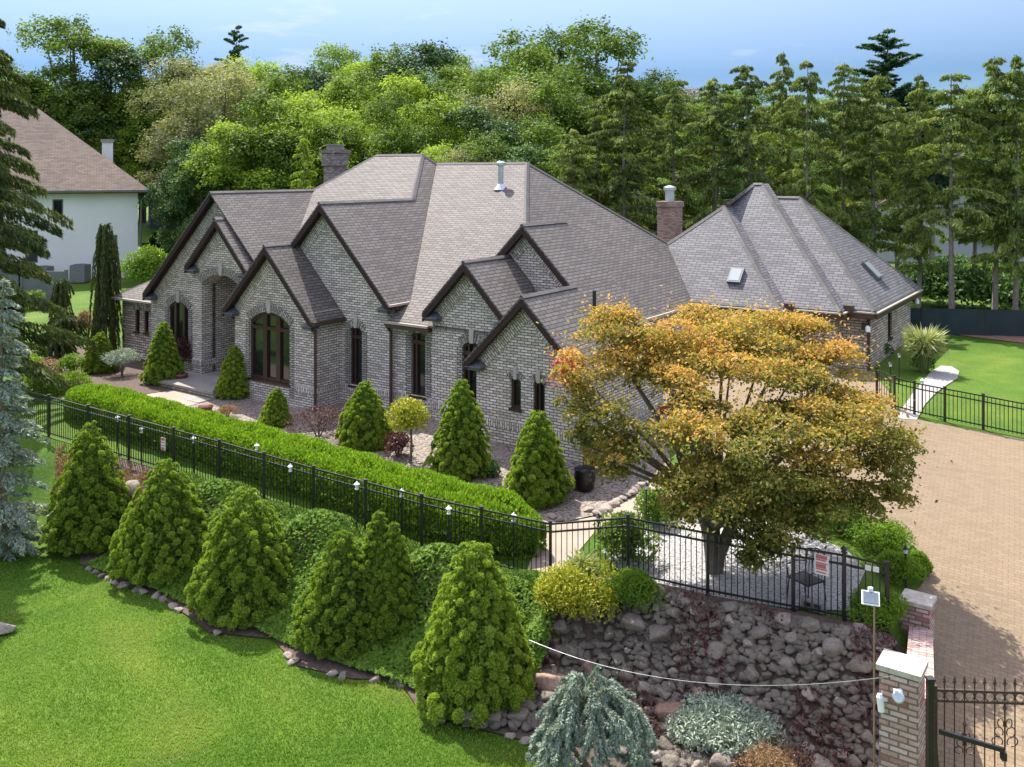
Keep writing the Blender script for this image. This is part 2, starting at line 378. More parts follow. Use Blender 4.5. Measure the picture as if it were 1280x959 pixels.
def lerp(xs, ys, x): return float(np.interp(x, xs, ys))
FA = [-40, -16, -10.6, -.6, 2.56, 3.83, 5.44, 6.96, 8.5, 12]; FB = [-6.9, -6.55, -6.3, -5.95, -5.65, -4.9, -4.74, -4.45, -4.17, -4.1]
def edge_b(a): return lerp(FA, FB, a)
DL_Y = [0, 10, 12.2, 16.6, 19.5, 22.0, 24, 60]; DL_X = [4.0, 4.6, 5.6, 7.5, 7.8, 7.7, 7.0, 7.0]
def zdrive(y): return max(-2.2, min(.85, -1.15 + .115 * (y - 12.0)))
def ss(x, a, b):
    t = min(1, max(0, (x - a) / (b - a))); return t * t * (3 - 2 * t)
def terrain(x, y):
    a, b = ab(x, y)
    left = .3 * min(1, max(0, -a / 15)) + max(0, y - 37) * .04
    right = max(0, min(.85, .115 * (y - 22))) + max(0, y - 34) * .012
    k = ss(x, -9, 2)
    pad = left * (1 - k) + right * k
    d = edge_b(a) - b
    low = -1.45 - .02 * max(0, d - 2.2)
    low = max(low, -2.2)
    z = pad * (1 - ss(d, .15, 2.0)) - .22 * ss(d, -1.2, .3) * (1 - ss(d, .15, 2.0)) * (1 if a < 3 else 0) + low * ss(d, .15, 2.0)
    dl = x - lerp(DL_Y, DL_X, y)
    kd = ss(dl, -.9, .25)
    z = z * (1 - kd) + zdrive(y) * kd if y < 34 else z
    if y > 75: z += (y - 75) * .05
    return min(z, 14)
def G(px, py, lift=0.0):
    """where the ray through a pixel of the photograph meets the ground (+lift)"""
    dx, dz = (px - CX) / FPX, (HY - py) / FPX
    y = 8.0
    while y < 120:
        if CAMH + dz * y <= terrain(dx * y, y) + lift: break
        y += .25
    lo, hi = y - .25, y
    for _ in range(20):
        mdl = (lo + hi) / 2
        if CAMH + dz * mdl <= terrain(dx * mdl, mdl) + lift: hi = mdl
        else: lo = mdl
    return Vector((dx * hi, hi, terrain(dx * hi, hi)))
def ground(x, y, dz=0.0): return Vector((x, y, terrain(x, y) + dz))
def zpx(py, y): return CAMH + (HY - py) / FPX * y

# terrain sheet
xs = sorted(set(list(np.arange(-16, 10.01, .25)) + list(np.arange(10, 18.01, .5)) + list(np.arange(-60, -16, 2)) + list(np.arange(18, 60, 2)) + list(np.linspace(-900, -60, 14)) + list(np.linspace(60, 900, 14))))
ys = sorted(set(list(np.arange(9, 26.01, .25)) + list(np.arange(26, 46.01, .5)) + list(np.arange(46, 100, 3)) + list(np.linspace(100, 1500, 16)) + [-60, -20, 0, 5]))
tb = MB(); nx = len(xs)
tb.v = [(x, y, terrain(x, y)) for y in ys for x in xs]
for j in range(len(ys) - 1):
    for i in range(nx - 1):
        tb.f.append((j * nx + i, j * nx + i + 1, (j + 1) * nx + i + 1, (j + 1) * nx + i)); tb.uv += [(0, 0)] * 4; tb.mi.append(0)
lawn = tag(tb.build('lawn', M['lawn'], smooth=True), kind='structure')

def drape(name, poly, material, off, step=.45, kind='structure', rot=0.0):
    """ground sheet: outline poly of (x, y), draped on the terrain"""
    P = [Vector((p[0], p[1])) for p in poly]
    B = []
    for i in range(len(P)):
        a, c = P[i], P[(i + 1) % len(P)]; k = max(1, int((c - a).length / step))
        B += [a.lerp(c, t / k) for t in range(k)]
    nb = len(B); E = [(i, (i + 1) % nb) for i in range(nb)]
    x0, x1 = min(p.x for p in B), max(p.x for p in B); y0, y1 = min(p.y for p in B), max(p.y for p in B)
    pts = list(B)
    y = y0 + step * .5
    while y < y1:
        x = x0 + step * .5
        while x < x1:
            ins = False
            for i in range(nb):
                a, c = B[i], B[(i + 1) % nb]
                if (a.y > y) != (c.y > y) and x < (c.x - a.x) * (y - a.y) / (c.y - a.y) + a.x: ins = not ins
            if ins and min((p - Vector((x, y))).length for p in B) > step * .4: pts.append(Vector((x, y)))
            x += step
        y += step
    v, e, f, *_ = delaunay_2d_cdt(pts, E, [], 1, 1e-5)
    mb = MB(); mb.v = [(p.x, p.y, terrain(p.x, p.y) + off) for p in v]
    cr_, sr = math.cos(rot), math.sin(rot)
    for t in f:
        mb.f.append(tuple(t)); mb.mi.append(0)
        mb.uv += [(v[i].x * cr_ - v[i].y * sr, v[i].x * sr + v[i].y * cr_) for i in t]
    o = mb.build(name, material, smooth=True)
    return tag(o, kind=kind)
def xy(*pts): return [(G(*p).x, G(*p).y) for p in pts]
def habs(*pts): return [(hw(a, b).x, hw(a, b).y) for a, b in pts]

# ================================================================== THE HOUSE (local axes: x along the front, y to the back)
house = empty('brick_house', (OX, OY, 0), -TH)
tag(house, 'large grey brick house with many steep gables, dark trim and grey brown shingle roofs', 'house')

def arch_pts(u0, u1, z0, z1, rise, n=10):
    """opening outline: rectangle whose top is a shallow arch, crown at z1"""
    p = [(u0, z0), (u1, z0)]
    wd = u1 - u0
    if rise <= 0: return p + [(u1, z1), (u0, z1)]
    r = (wd * wd / 4 + rise * rise) / (2 * rise); cz = z1 - r; um = (u0 + u1) / 2
    a0 = math.asin(wd / 2 / r)
    for i in range(n + 1):
        t = a0 - 2 * a0 * i / n; p.append((um + r * math.sin(t), cz + r * math.cos(t)))
    return p

def wall(mb, to3, outline, holes=(), depth=.13, inward=(0, 1, 0), mi=0):
    polys = [[Vector((u, z, 0)) for u, z in outline]] + [[Vector((u, z, 0)) for u, z in h] for h in holes]
    flat = [p for q in polys for p in q]
    for t in tessellate_polygon(polys):
        mb.poly([to3(flat[i].x, flat[i].y) for i in t], mi=mi)
    iv = Vector(inward) * depth
    for h in holes:
        for i in range(len(h)):
            a, c = Vector(to3(*h[i])), Vector(to3(*h[(i + 1) % len(h)])); mb.poly([a, c, c + iv, a + iv], mi=mi)

def window(u0, u1, z0, z1, rise, plane, axis='b', mull=(), trans=None, back=.10, fw=.07, out=-1):
    """brown frame with mullions in an opening; plane is the wall face; panes are children"""
    f = MB()
    if axis == 'b': T3 = lambda u, z, d: (u, plane + d, z)
    else: T3 = lambda u, z, d: (plane - d, u, z)
    o_ = arch_pts(u0, u1, z0, z1, rise); i_ = arch_pts(u0 + fw, u1 - fw, z0 + fw, z1 - fw, rise * .9)
    k = len(o_)
    for d0, d1 in ((back - .05, back + .04),):
        for i in range(k):
            j = (i + 1) % k
            f.poly([T3(*o_[i], d0), T3(*o_[j], d0), T3(*i_[j], d0), T3(*i_[i], d0)])
            f.poly([T3(*i_[i], d0), T3(*i_[j], d0), T3(*i_[j], d1), T3(*i_[i], d1)])
    for mu, mw in mull:
        f.poly([T3(mu - mw / 2, z0, back - .065), T3(mu + mw / 2, z0, back - .065), T3(mu + mw / 2, z1 - rise * .1, back - .065), T3(mu - mw / 2, z1 - rise * .1, back - .065)])
        for s in (-1, 1):
            f.poly([T3(mu + s * mw / 2, z0, back - .065), T3(mu + s * mw / 2, z1 - rise * .1, back - .065), T3(mu + s * mw / 2, z1 - rise * .1, back + .04), T3(mu + s * mw / 2, z0, back + .04)])
    if trans:
        f.poly([T3(u0 + fw * .5, trans - .06, back - .058), T3(u1 - fw * .5, trans - .06, back - .058), T3(u1 - fw * .5, trans + .06, back - .058), T3(u0 + fw * .5, trans + .06, back - .058)])
    # sill
    sl_ = [T3(u0 - .05, z0 - .07, -.05), T3(u1 + .05, z0 - .07, -.05), T3(u1 + .05, z0 - .004, -.05), T3(u0 - .05, z0 - .004, -.05)]
    f.poly(sl_); f.poly([sl_[3], sl_[2], T3(u1 + .05, z0 + .012, back), T3(u0 - .05, z0 + .012, back)])
    w_ = f.build('window', M['frame'], house)
    g = MB(); g.poly([T3(u, z, back + .012) for u, z in arch_pts(u0 + .02, u1 - .02, z0 + .02, z1 - .02, rise * .95)])
    g.build('pane', M['glass'], w_)
    return w_

def archtrim(u0, u1, z1, rise, y, wid=.24, jamb=None, key=.16):
    """ring of upright bricks over an opening, with a keystone"""
    KS = MB(); ARCH = MB()
    o_ = arch_pts(u0, u1, 0, z1, rise, 12)[2:]; n = len(o_)
    wd = u1 - u0; r = (wd * wd / 4 + rise * rise) / (2 * rise); um, cz = (u0 + u1) / 2, z1 - r
    for i in range(n - 1):
        (ua, za), (ub, zb) = o_[i], o_[i + 1]
        def outp(u, z):
            d = Vector((u - um, z - cz)).normalized() * wid; return (u + d.x, z + d.y)
        oa, ob = outp(ua, za), outp(ub, zb)
        ARCH.poly([(ua, y - .025, za), (ub, y - .025, zb), (ob[0], y - .025, ob[1]), (oa[0], y - .025, oa[1])], uax=(ub - ua, 0, zb - za), swap=True)
        ARCH.poly([(oa[0], y - .025, oa[1]), (ob[0], y - .025, ob[1]), (ob[0], y + .01, ob[1]), (oa[0], y + .01, oa[1])])
        ARCH.poly([(ua, y - .025, za), (ua, y + .01, za), (ub, y + .01, zb), (ub, y - .025, zb)])
    if jamb is not None:
        for u, s in ((o_[-1][0], -1), (o_[0][0], 1)):
            z = o_[0][1]; q = u + s * .2
            x0_, x1_ = min(u, q), max(u, q)
            ARCH.box((x0_, y - .024, jamb), (x1_, y + .01, z))
    h = wid + .12
    kk = [(um - key * .4, z1 - .03), (um + key * .4, z1 - .03), (um + key * .55, z1 + h), (um - key * .55, z1 + h)]
    KS.poly([(u, y - .06, z) for u, z in kk])
    for i in range(4):
        a, c = kk[i], kk[(i + 1) % 4]; KS.poly([(a[0], y - .06, a[1]), (c[0], y - .06, c[1]), (c[0], y + .01, c[1]), (a[0], y + .01, a[1])])
    ARCH.build('arch_trim', M['brick_arch'], house); KS.build('keystone', M['stone'], house)

def band_b(u0, u1, y, z0=.80, z1=1.02, pr=.022):
    """upright soldier course along the base of a front wall"""
    BAND = MB()
    BAND.poly([(u0, y - pr, z0), (u1, y - pr, z0), (u1, y - pr, z1), (u0, y - pr, z1)], swap=True)
    BAND.poly([(u0, y - pr, z1), (u1, y - pr, z1), (u1, y, z1 + .012), (u0, y, z1 + .012)])
    BAND.poly([(u1, y - pr, z0), (u1, y, z0), (u1, y, z1), (u1, y - pr, z1)])
    BAND.poly([(u0, y - pr, z0), (u1, y - pr, z0), (u1, y, z0 - .012), (u0, y, z0 - .012)])
    BAND.build('brick_band', M['brick'], house)
def band_a(y0, y1, x, z0=.80, z1=1.02, pr=.022):
    BAND = MB()
    BAND.poly([(x + pr, y0, z0), (x + pr, y1, z0), (x + pr, y1, z1), (x + pr, y0, z1)], swap=True)
    BAND.poly([(x + pr, y0, z1), (x + pr, y1, z1), (x, y1, z1 + .012), (x, y0, z1 + .012)])
    BAND.build('brick_band', M['brick'], house)

def rakes(ac, zr, pitch, half_l, half_r, yw, over, parent, ret=True, th=.22, drop=0.0):
    """deep brown rake boards of a gable (from the overhang back to the wall), brick border under them, cornice returns"""
    for s, h in ((-1, half_l), (1, half_r)):
        if h <= 0: continue
        rb = MB(); y0, y1 = yw - over, yw + .02
        top0, top1 = zr - .075, zr - .075 - pitch * h
        a0, a1 = ac, ac + s * h
        for (ya, yb, t) in ((y0, y0 + .09, th), (y0 + .09, y1, th * .55)):
            P = lambda a, z, y: (a, y, z)
            q = [(a0, top0), (a1, top1), (a1, top1 - t), (a0, top0 - t)]
            rb.poly([P(a, z, ya) for a, z in q]); rb.poly([P(a, z, yb) for a, z in q])
            for i in range(4):
                c, d = q[i], q[(i + 1) % 4]; rb.poly([P(*c, ya), P(*d, ya), P(*d, yb), P(*c, yb)])
        rb.build('rake_board', M['trim'], parent)
        # border of bricks set square to the slope
        L = math.hypot(1, pitch); nx_, nz_ = -s * 0, 0
        ins = .14 * L; wd = .30 * L
        hh = h - .30; BAND = MB()
        BAND.poly([(ac, yw - .024, zr - ins - .1), (ac + s * hh, yw - .024, zr - ins - .1 - pitch * hh), (ac + s * hh, yw - .024, zr - ins - .1 - pitch * hh - wd), (ac, yw - .024, zr - ins - .1 - wd)],
                  uax=(1, 0, -pitch * s), swap=True)
        BAND.poly([(ac, yw - .024, zr - ins - .1 - wd), (ac + s * hh, yw - .024, zr - ins - .1 - pitch * hh - wd), (ac + s * hh, yw, zr - ins - .1 - pitch * hh - wd - .02), (ac, yw, zr - ins - .1 - wd - .02)])
        BAND.build('brick_border', M['brick'], parent)
        if ret:
            cr_ = MB(); zt = zr - .1 - pitch * h; xa, xb = ac + s * (h - .02), ac + s * (h - .52)
            x0_, x1_ = min(xa, xb), max(xa, xb)
            cr_.box((x0_ + .03, yw - over + .04, zt - .17), (x1_ - .03, yw + .01, zt - .08))
            r_ = [(x0_ - .03, yw - over - .02, zt - .08), (x1_ + .03, yw - over - .02, zt - .08), (x1_ + .03, yw + .01, zt - .08), (x0_ - .03, yw + .01, zt - .08)]
            t0, t1 = (x0_ + .2, yw, zt + .1), (x1_ - .2, yw, zt + .1)
            cr_.poly([r_[0], r_[1], t1, t0]); cr_.poly([r_[1], r_[2], t1]); cr_.poly([r_[3], r_[0], t0]); cr_.poly(r_)
            cr_.build('cornice_return', M['ret'], parent)

CAPS = MB()
def cap(p, q, wdt=.18):
    """ridge and hip shingles"""
    p, q = Vector(p), Vector(q); d = (q - p).normalized(); up = Vector((0, 0, 1)); sd = d.cross(up).normalized(); u = sd.cross(d)
    for s in (-1, 1):
        CAPS.poly([p + u * .03, q + u * .03, q + sd * s * wdt / 2 - u * .05, p + sd * s * wdt / 2 - u * .05], uax=d)

def gable_roof(name, ac, zr, pitch, hl, hr, y0, y1l, y1r, y1ridge, mt='shingle'):
    r = MB()
    if hl: r.slab([(ac, y0, zr), (ac, y1ridge, zr), (ac - hl, y1l, zr - pitch * hl), (ac - hl, y0, zr - pitch * hl)])
    if hr: r.slab([(ac, y0, zr), (ac + hr, y0, zr - pitch * hr), (ac + hr, y1r, zr - pitch * hr), (ac, y1ridge, zr)])
    cap((ac, y0 - .02, zr), (ac, y1ridge, zr))
    return r.build(name, M[mt], house)

# ---- gable walls with their openings (front planes measured off the picture)
def front(name, ac, zr, pitch, hl, hr, y, holes, zb=-.9, mt='brick', depth=.16):
    mb = MB(); zl, zr_ = zr - pitch * hl, zr - pitch * hr
    wall(mb, lambda u, z: (u, y, z), [(ac - hl, zb), (ac + hr, zb), (ac + hr, zr_ - .1), (ac, zr - .1), (ac - hl, zl - .1)], holes, depth)
    return mb.build(name, M[mt], house)

# gable over the two small windows
Y5 = 0.0
h51, h52 = arch_pts(-2.33, -1.99, 1.42, 2.27, .07), arch_pts(-1.58, -1.21, 1.42, 2.27, .07)
front('gable_wall', -1.74, 4.6, 1.0, 1.78, 1.74, Y5, [h51, h52])
window(-2.33, -1.99, 1.42, 2.27, .07, Y5); window(-1.58, -1.21, 1.42, 2.27, .07, Y5, mull=((-1.40, .05),))
archtrim(-2.33, -1.99, 2.27, .07, Y5, .2, key=.12); archtrim(-1.58, -1.21, 2.27, .07, Y5, .2, key=.12)
band_b(-3.52, 0, Y5)
g5 = MB()
g5.slab([(-1.74, -.35, 4.6), (.2, -.35, 2.66), (.2, 4.8, 2.66), (-3.49, 4.8, 6.35), (-3.49, 2.25, 6.35), (-1.74, 2.25, 4.6)])
g5.slab([(-1.74, -.35, 4.6), (-1.74, 2.6, 4.6), (-3.68, 2.6, 2.66), (-3.68, -.35, 2.66)])
g5.slab([(-3.49, 2.25, 6.35), (-3.49, 4.8, 6.35), (-5.25, 4.8, 4.59), (-5.25, 2.25, 4.59)])
g5r = g5.build('gable_roof', M['shingle'], house)
cap((-1.74, -.36, 4.6), (-1.74, 2.5, 4.6)); cap((-3.49, 2.24, 6.35), (-3.49, 4.8, 6.35))
rakes(-1.74, 4.6, 1.0, 1.95, 1.94, Y5, .35, g5r)
# dormer gable above it
dm = MB(); wall(dm, lambda u, z: (u, 2.6, z), [(-5.1, 4.3), (-1.95, 4.3), (-1.95, 4.72), (-3.49, 6.26), (-5.1, 4.65)], (), .1)
dm.poly([(-1.95, 2.6, 4.3), (-1.95, 4.8, 4.3), (-1.95, 4.8, 4.72), (-1.95, 2.6, 4.72)])
dm.poly([(-5.1, 4.79, 2), (0, 4.79, 2), (0, 4.79, 2.8), (-3.49, 4.79, 6.28), (-5.1, 4.79, 4.65)])
dm.build('dormer_wall', M['brick'], house)
dr = MB(); dr.box((-4.0, 2.4, 6.26), (-3.98, 2.42, 6.27)); dro = empty('dormer', (0, 0, 0)); dro.parent = house
rakes(-3.49, 6.35, 1.0, 1.72, 1.72, 2.6, .35, dro, ret=False)

# second gable
Y4 = .55
h4 = arch_pts(-4.45, -3.72, 1.0, 2.97, .14)
front('gable_wall', -4.15, 5.36, 1.02, 1.45, 1.45, Y4, [h4]); window(-4.45, -3.72, 1.0, 2.97, .14, Y4, mull=((-4.24, .06),), trans=2.62)
archtrim(-4.45, -3.72, 2.97, .14, Y4, .26, jamb=1.0)
band_b(-5.6, -2.8, Y4)
g4r = gable_roof('gable_roof', -4.15, 5.36, 1.02, 1.57, 1.55, .2, 1.6, 1.6, 3.7); rakes(-4.15, 5.36, 1.02, 1.57, 1.55, Y4, .35, g4r)
# recessed bit with the tall window
YL = .85
hl_ = arch_pts(-6.70, -6.12, 1.0, 3.0, .12)
mb = MB(); wall(mb, lambda u, z: (u, YL, z), [(-7.5, -.9), (-5.6, -.9), (-5.6, 3.5), (-7.5, 3.5)], [hl_], .16)
mb.poly([(-5.6, YL, -.9), (-5.6, Y4, -.9), (-5.6, Y4, 3.8), (-5.6, YL, 3.8)])
mb.build('wall', M['brick'], house); mb = MB()
mb.poly([(-2.75, Y4, -.9), (-2.75, 2.7, -.9), (-2.75, 2.7, 3.8), (-2.75, Y4, 3.8)])
mb.build('wall', M['brick'], house); mb = MB()
mb.poly([(-3.52, 0, -.9), (-3.52, 2, -.9), (-3.52, 2, 2.75), (-3.52, 0, 2.75)])
mb.build('wall', M['brick'], house)
window(-6.70, -6.12, 1.0, 3.0, .12, YL, mull=((-6.52, .07),), trans=2.66); archtrim(-6.70, -6.12, 3.0, .12, YL, .2, jamb=1.0); band_b(-7.5, -5.6, YL)

# third gable, tall
Y3 = .75
h3 = arch_pts(-9.25, -8.70, 1.0, 2.92, .12)
front('gable_wall', -10.32, 6.94, 1.02, 2.82, 2.82, Y3, [h3]); window(-9.25, -8.70, 1.0, 2.92, .12, Y3, mull=((-9.05, .06),), trans=2.58)
archtrim(-9.25, -8.70, 2.92, .12, Y3, .24, jamb=1.0); band_b(-9.7, -7.5, Y3)
mb = MB(); mb.poly([(-7.5, Y3, -.9), (-7.5, 2.2, -.9), (-7.5, 2.2, 3.95), (-7.5, Y3, 3.95)]); mb.build('wall', M['brick'], house)
g3 = MB()
g3.slab([(-10.32, .4, 6.94), (-7.25, .4, 3.81), (-7.25, 1.45, 3.81), (-11.62, 8.02, 8.27), (-11.98, 7.59, 8.63), (-10.3, 5.05, 6.92)])
g3.slab([(-10.32, .4, 6.94), (-10.32, 5.05, 6.94), (-13.4, .5, 3.8), (-13.4, .4, 3.8)])
g3r = g3.build('gable_roof', M['shingle'], house)
cap((-10.32, .38, 6.94), (-10.32, 5.05, 6.94)); cap((-10.3, 5.05, 6.93), (-11.98, 7.59, 8.63), .2)
rakes(-10.32, 6.94, 1.02, 3.07, 3.07, Y3, .35, g3r)

# bay with the big window
YB = -.35
hb = arch_pts(-12.88, -10.88, .98, 3.28, .36, 14)
front('gable_wall', -11.74, 5.53, 1.03, 1.92, 2.03, YB, [hb])
window(-12.88, -10.88, .98, 3.28, .36, YB, mull=((-12.15, .20), (-11.5, .20)), trans=2.72, fw=.10)
archtrim(-12.88, -10.88, 3.28, .36, YB, .28, jamb=.6, key=.18)
band_b(-10.6, -9.71, YB); band_b(-13.66, -13.15, YB); band_a(YB, Y3, -9.71)
mb = MB(); mb.poly([(-9.71, YB, -.9), (-9.71, Y3, -.9), (-9.71, Y3, 3.5), (-9.71, YB, 3.5)]); mb.build('wall', M['brick'], house); mb = MB(); mb.poly([(-13.66, YB, -.9), (-13.66, Y3, -.9), (-13.66, Y3, 3.5), (-13.66, YB, 3.5)])
mb.build('wall', M['brick'], house)
gbr = gable_roof('gable_roof', -11.74, 5.53, 1.03, 2.17, 2.25, -.7, .8, .74, 3.2); rakes(-11.74, 5.53, 1.03, 2.17, 2.25, YB, .35, gbr)

# left gable and the entry gable in front of it
Y1, Y0 = .75, .30
h1 = arch_pts(-18.98, -17.74, 1.0, 2.98, .26); ent1 = arch_pts(-16.36, -14.1, .45, 4.2, .4)
front('gable_wall', -16.03, 7.21, .965, 4.1, 4.1, Y1, [h1, ent1], depth=.16)
window(-18.98, -17.74, 1.0, 2.98, .26, Y1, mull=((-18.62, .12), (-18.1, .12)), fw=.08); archtrim(-18.98, -17.74, 2.98, .26, Y1, .28, jamb=.9, key=.18)
g1r = gable_roof('gable_roof', -16.03, 7.21, .965, 4.15, 3.6, .4, 10, .6, 5.6); rakes(-16.03, 7.21, .965, 4.15, 0, Y1, .35, g1r)
ent0 = arch_pts(-16.36, -14.1, .45, 4.25, .42, 14)
mb = MB(); wall(mb, lambda u, z: (u, Y0, z), [(-16.88, -.9), (-13.6, -.9), (-13.6, 4.55), (-15.23, 6.17), (-16.88, 4.55)], [ent0], .45)
mb.poly([(-16.88, Y0, -.9), (-16.88, Y1, -.9), (-16.88, Y1, 4.6), (-16.88, Y0, 4.6)])
# porch recess behind the arch
mb.poly([(-16.36, Y1, .3), (-16.36, 2.6, .3), (-16.36, 2.6, 4.6), (-16.36, Y1, 4.6)]); mb.poly([(-14.1, Y1, .3), (-14.1, 2.6, .3), (-14.1, 2.6, 4.6), (-14.1, Y1, 4.6)])
mb.poly([(-16.36, 2.6, .3), (-14.1, 2.6, .3), (-14.1, 2.6, 4.6), (-16.36, 2.6, 4.6)]); mb.poly([(-16.36, Y1, 4.4), (-14.1, Y1, 4.4), (-14.1, 2.6, 4.4), (-16.36, 2.6, 4.4)])
mb.build('entry_wall', M['brick'], house)
archtrim(-16.36, -14.1, 4.25, .42, Y0, .3, key=.2)
band_b(-16.88, -16.36, Y0); band_a(Y0, 2.6, -16.36); band_b(-20.13, -19.3, Y1); band_b(-17.4, -16.9, Y1)
g0r = gable_roof('gable_roof', -15.23, 6.29, 1.02, 1.75, 1.75, 0, 1.2, 1.2, 1.9); rakes(-15.23, 6.29, 1.02, 1.75, 1.75, Y0, .3, g0r)
dd = MB(); dd.box((-15.95, 2.52, .45), (-14.5, 2.59, 3.1)); door = dd.build('entry_door', M['frame'], house)
for x in (-15.55, -14.9):
    g = MB(); g.box((x - .22, 2.5, 1.0), (x + .22, 2.515, 2.8)); g.build('pane', M['glass'], door)

# left wing under a low hip roof
hA, hB = arch_pts(-21.9, -21.58, 1.42, 2.36, .08), arch_pts(-21.28, -20.97, 1.42, 2.36, .08)
mb = MB(); wall(mb, lambda u, z: (u, 1.2, z), [(-22.8, -.9), (-20.1, -.9), (-20.1, 2.85), (-22.8, 2.85)], [hA, hB], .15)
mb.poly([(-22.8, 1.2, -.9), (-22.8, 13, -.9), (-22.8, 13, 2.85), (-22.8, 1.2, 2.85)])
mb.poly([(-20.13, Y1, -.9), (-20.13, 1.2, -.9), (-20.13, 1.2, 3.2), (-20.13, Y1, 3.2)])
mb.poly([(-22.8, 15.8, -.9), (-2.2, 15.8, -.9), (-2.2, 15.8, 3.3), (-22.8, 15.8, 3.3)]); mb.poly([(-22.8, 13, -.9), (-22.8, 15.8, -.9), (-22.8, 15.8, 2.85), (-22.8, 13, 2.85)])
mb.build('wing_wall', M['brick_warm'], house)
window(-21.9, -21.58, 1.42, 2.36, .08, 1.2); window(-21.28, -20.97, 1.42, 2.36, .08, 1.2)
archtrim(-21.9, -21.58, 2.36, .08, 1.2, .16, key=.1); archtrim(-21.28, -20.97, 2.36, .08, 1.2, .16, key=.1)
rw = MB(); rw.slab([(-22.9, .85, 2.8), (-19.6, .85, 2.8), (-19.6, 5.0, 5.3), (-18.75, 5.0, 5.3)]); rw.slab([(-22.9, .85, 2.8), (-18.75, 5.0, 5.3), (-18.75, 9.5, 5.3), (-22.9, 13.6, 2.8)])
rw.build('wing_roof', M['shingle'], house); cap((-22.9, .85, 2.8), (-18.75, 5.0, 5.3))
bx = MB(); bx.box((-22.98, .76, 2.71), (-20.2, .85, 2.79)); bx.build('gutter', M['gutter'], house)

# right walls, rear wing (garage side)
mb = MB()
mb.poly([(0, 0, -.9), (0, 4.8, -.9), (0, 4.8, 2.78), (0, 0, 2.78)]); mb.poly([(0, 4.8, -.9), (-2.2, 4.8, -.9), (-2.2, 4.8, 3.0), (0, 4.8, 2.78)])
mb.poly([(-2.2, 4.8, -.9), (-2.2, 11.8, -.9), (-2.2, 11.8, 3.2), (-2.2, 4.8, 3.2)])
mb.build('wall', M['brick'], house); band_a(0, 4.8, 0)
mb = MB(); P = [(-2.2, 11.8), (1.08, 11.8), (1.08, 12.6), (2.98, 12.6), (2.98, 13.3), (3.93, 13.3)]
hw1 = [(1.35, 1.75), (1.92, 1.75), (1.92, 2.38), (1.35, 2.38)]
for i in range(5):
    (x0, y0), (x1, y1) = P[i], P[i + 1]
    if i == 2: wall(mb, lambda u, z: (u, 12.6, z), [(x0, -.9), (x1, -.9), (x1, 3.02), (x0, 3.02)], [hw1], .15)
    else: mb.poly([(x0, y0, -.9), (x1, y1, -.9), (x1, y1, 3.02), (x0, y0, 3.02)])
hE = [(16.35, 1.5), (17.0, 1.5), (17.0, 2.8), (16.35, 2.8)]
wall(mb, lambda u, z: (3.93, u, z), [(13.3, -.9), (20.35, -.9), (20.35, 3.02), (13.3, 3.02)], [hE], .16, inward=(-1, 0, 0))
mb.poly([(3.93, 20.35, -.9), (-6, 20.35, -.9), (-6, 20.35, 3.02), (3.93, 20.35, 3.02)]); mb.poly([(-6, 20.35, -.9), (-6, 13, -.9), (-6, 13, 3.02), (-6, 20.35, 3.02)])
# soldier course under the eaves
mb.build('wing_wall', M['brick_warm'], house)
window(1.35, 1.92, 1.75, 2.38, 0, 12.6); window(16.35, 17.0, 1.5, 2.8, 0, 3.93, axis='a', out=1)
r = MB()
r.slab([(-1.95, 11.4, 3.05), (1.4, 11.4, 3.05), (-2.1, 14.9, 6.55), (-3.92, 13.37, 5.02)])
r.slab([(1.4, 11.4, 3.05), (1.4, 12.2, 3.05), (-2.1, 15.7, 6.55), (-2.1, 14.9, 6.55)])
r.slab([(1.4, 12.2, 3.05), (3.3, 12.2, 3.05), (-1.1, 16.6, 7.45), (-1.46, 16.6, 7.45), (-2.1, 15.7, 6.55)])
r.slab([(3.3, 12.2, 3.05), (3.3, 12.95, 3.05), (-1.1, 17.35, 7.45), (-1.1, 16.6, 7.45)])
r.slab([(3.3, 12.95, 3.05), (4.25, 12.95, 3.05), (.4, 16.8, 6.9), (-.57, 16.8, 6.9)])
r.slab([(4.25, 12.95, 3.05), (4.25, 20.7, 3.05), (.4, 16.8, 6.9)])
r.slab([(4.25, 20.7, 3.05), (-6.3, 20.7, 3.05), (-.8, 16.8, 6.9), (.4, 16.8, 6.9)])
r.slab([(-1.46, 16.6, 7.45), (-1.1, 16.6, 7.45), (-1.1, 17.3, 7.4), (-6.3, 20.7, 3.05)])
r.slab([(-2.1, 14.9, 6.55), (-1.46, 16.6, 7.45), (-6.3, 20.7, 3.05)]); r.slab([(-2.1, 14.9, 6.55), (-6.3, 20.7, 3.05), (-6.3, 15, 3.05), (-3.92, 13.37, 5.02)])
r.build('wing_roof', M['shingle_grey'], house)
for p, q in (((1.4, 11.4, 3.05), (-2.1, 14.9, 6.55)), ((3.3, 12.2, 3.05), (-1.1, 16.6, 7.45)), ((4.25, 12.95, 3.05), (.4, 16.8, 6.9)), ((4.25, 20.7, 3.05), (.4, 16.8, 6.9)),
             ((-3.92, 13.37, 5.02), (-2.1, 14.9, 6.55)), ((-2.1, 15.2, 6.6), (-1.46, 16.6, 7.45)), ((-1.46, 16.6, 7.45), (-1.1, 16.6, 7.45)), ((-.57, 16.8, 6.9), (.4, 16.8, 6.9))): cap(p, q, .22)
gt = MB(); E2 = [(-1.95, 11.4), (1.4, 11.4), (1.4, 12.2), (3.3, 12.2), (3.3, 12.95), (4.25, 12.95), (4.25, 20.7)]
for i in range(6):
    (x0, y0), (x1, y1) = E2[i], E2[i + 1]
    off = Vector((0, -.06, 0)) if y0 == y1 else Vector((.06, 0, 0))
    gt.beam(Vector((x0, y0, 2.97)) + off, Vector((x1, y1, 2.97)) + off, .12, .05)
gt.build('gutter', M['gutter'], house)
gt = MB()
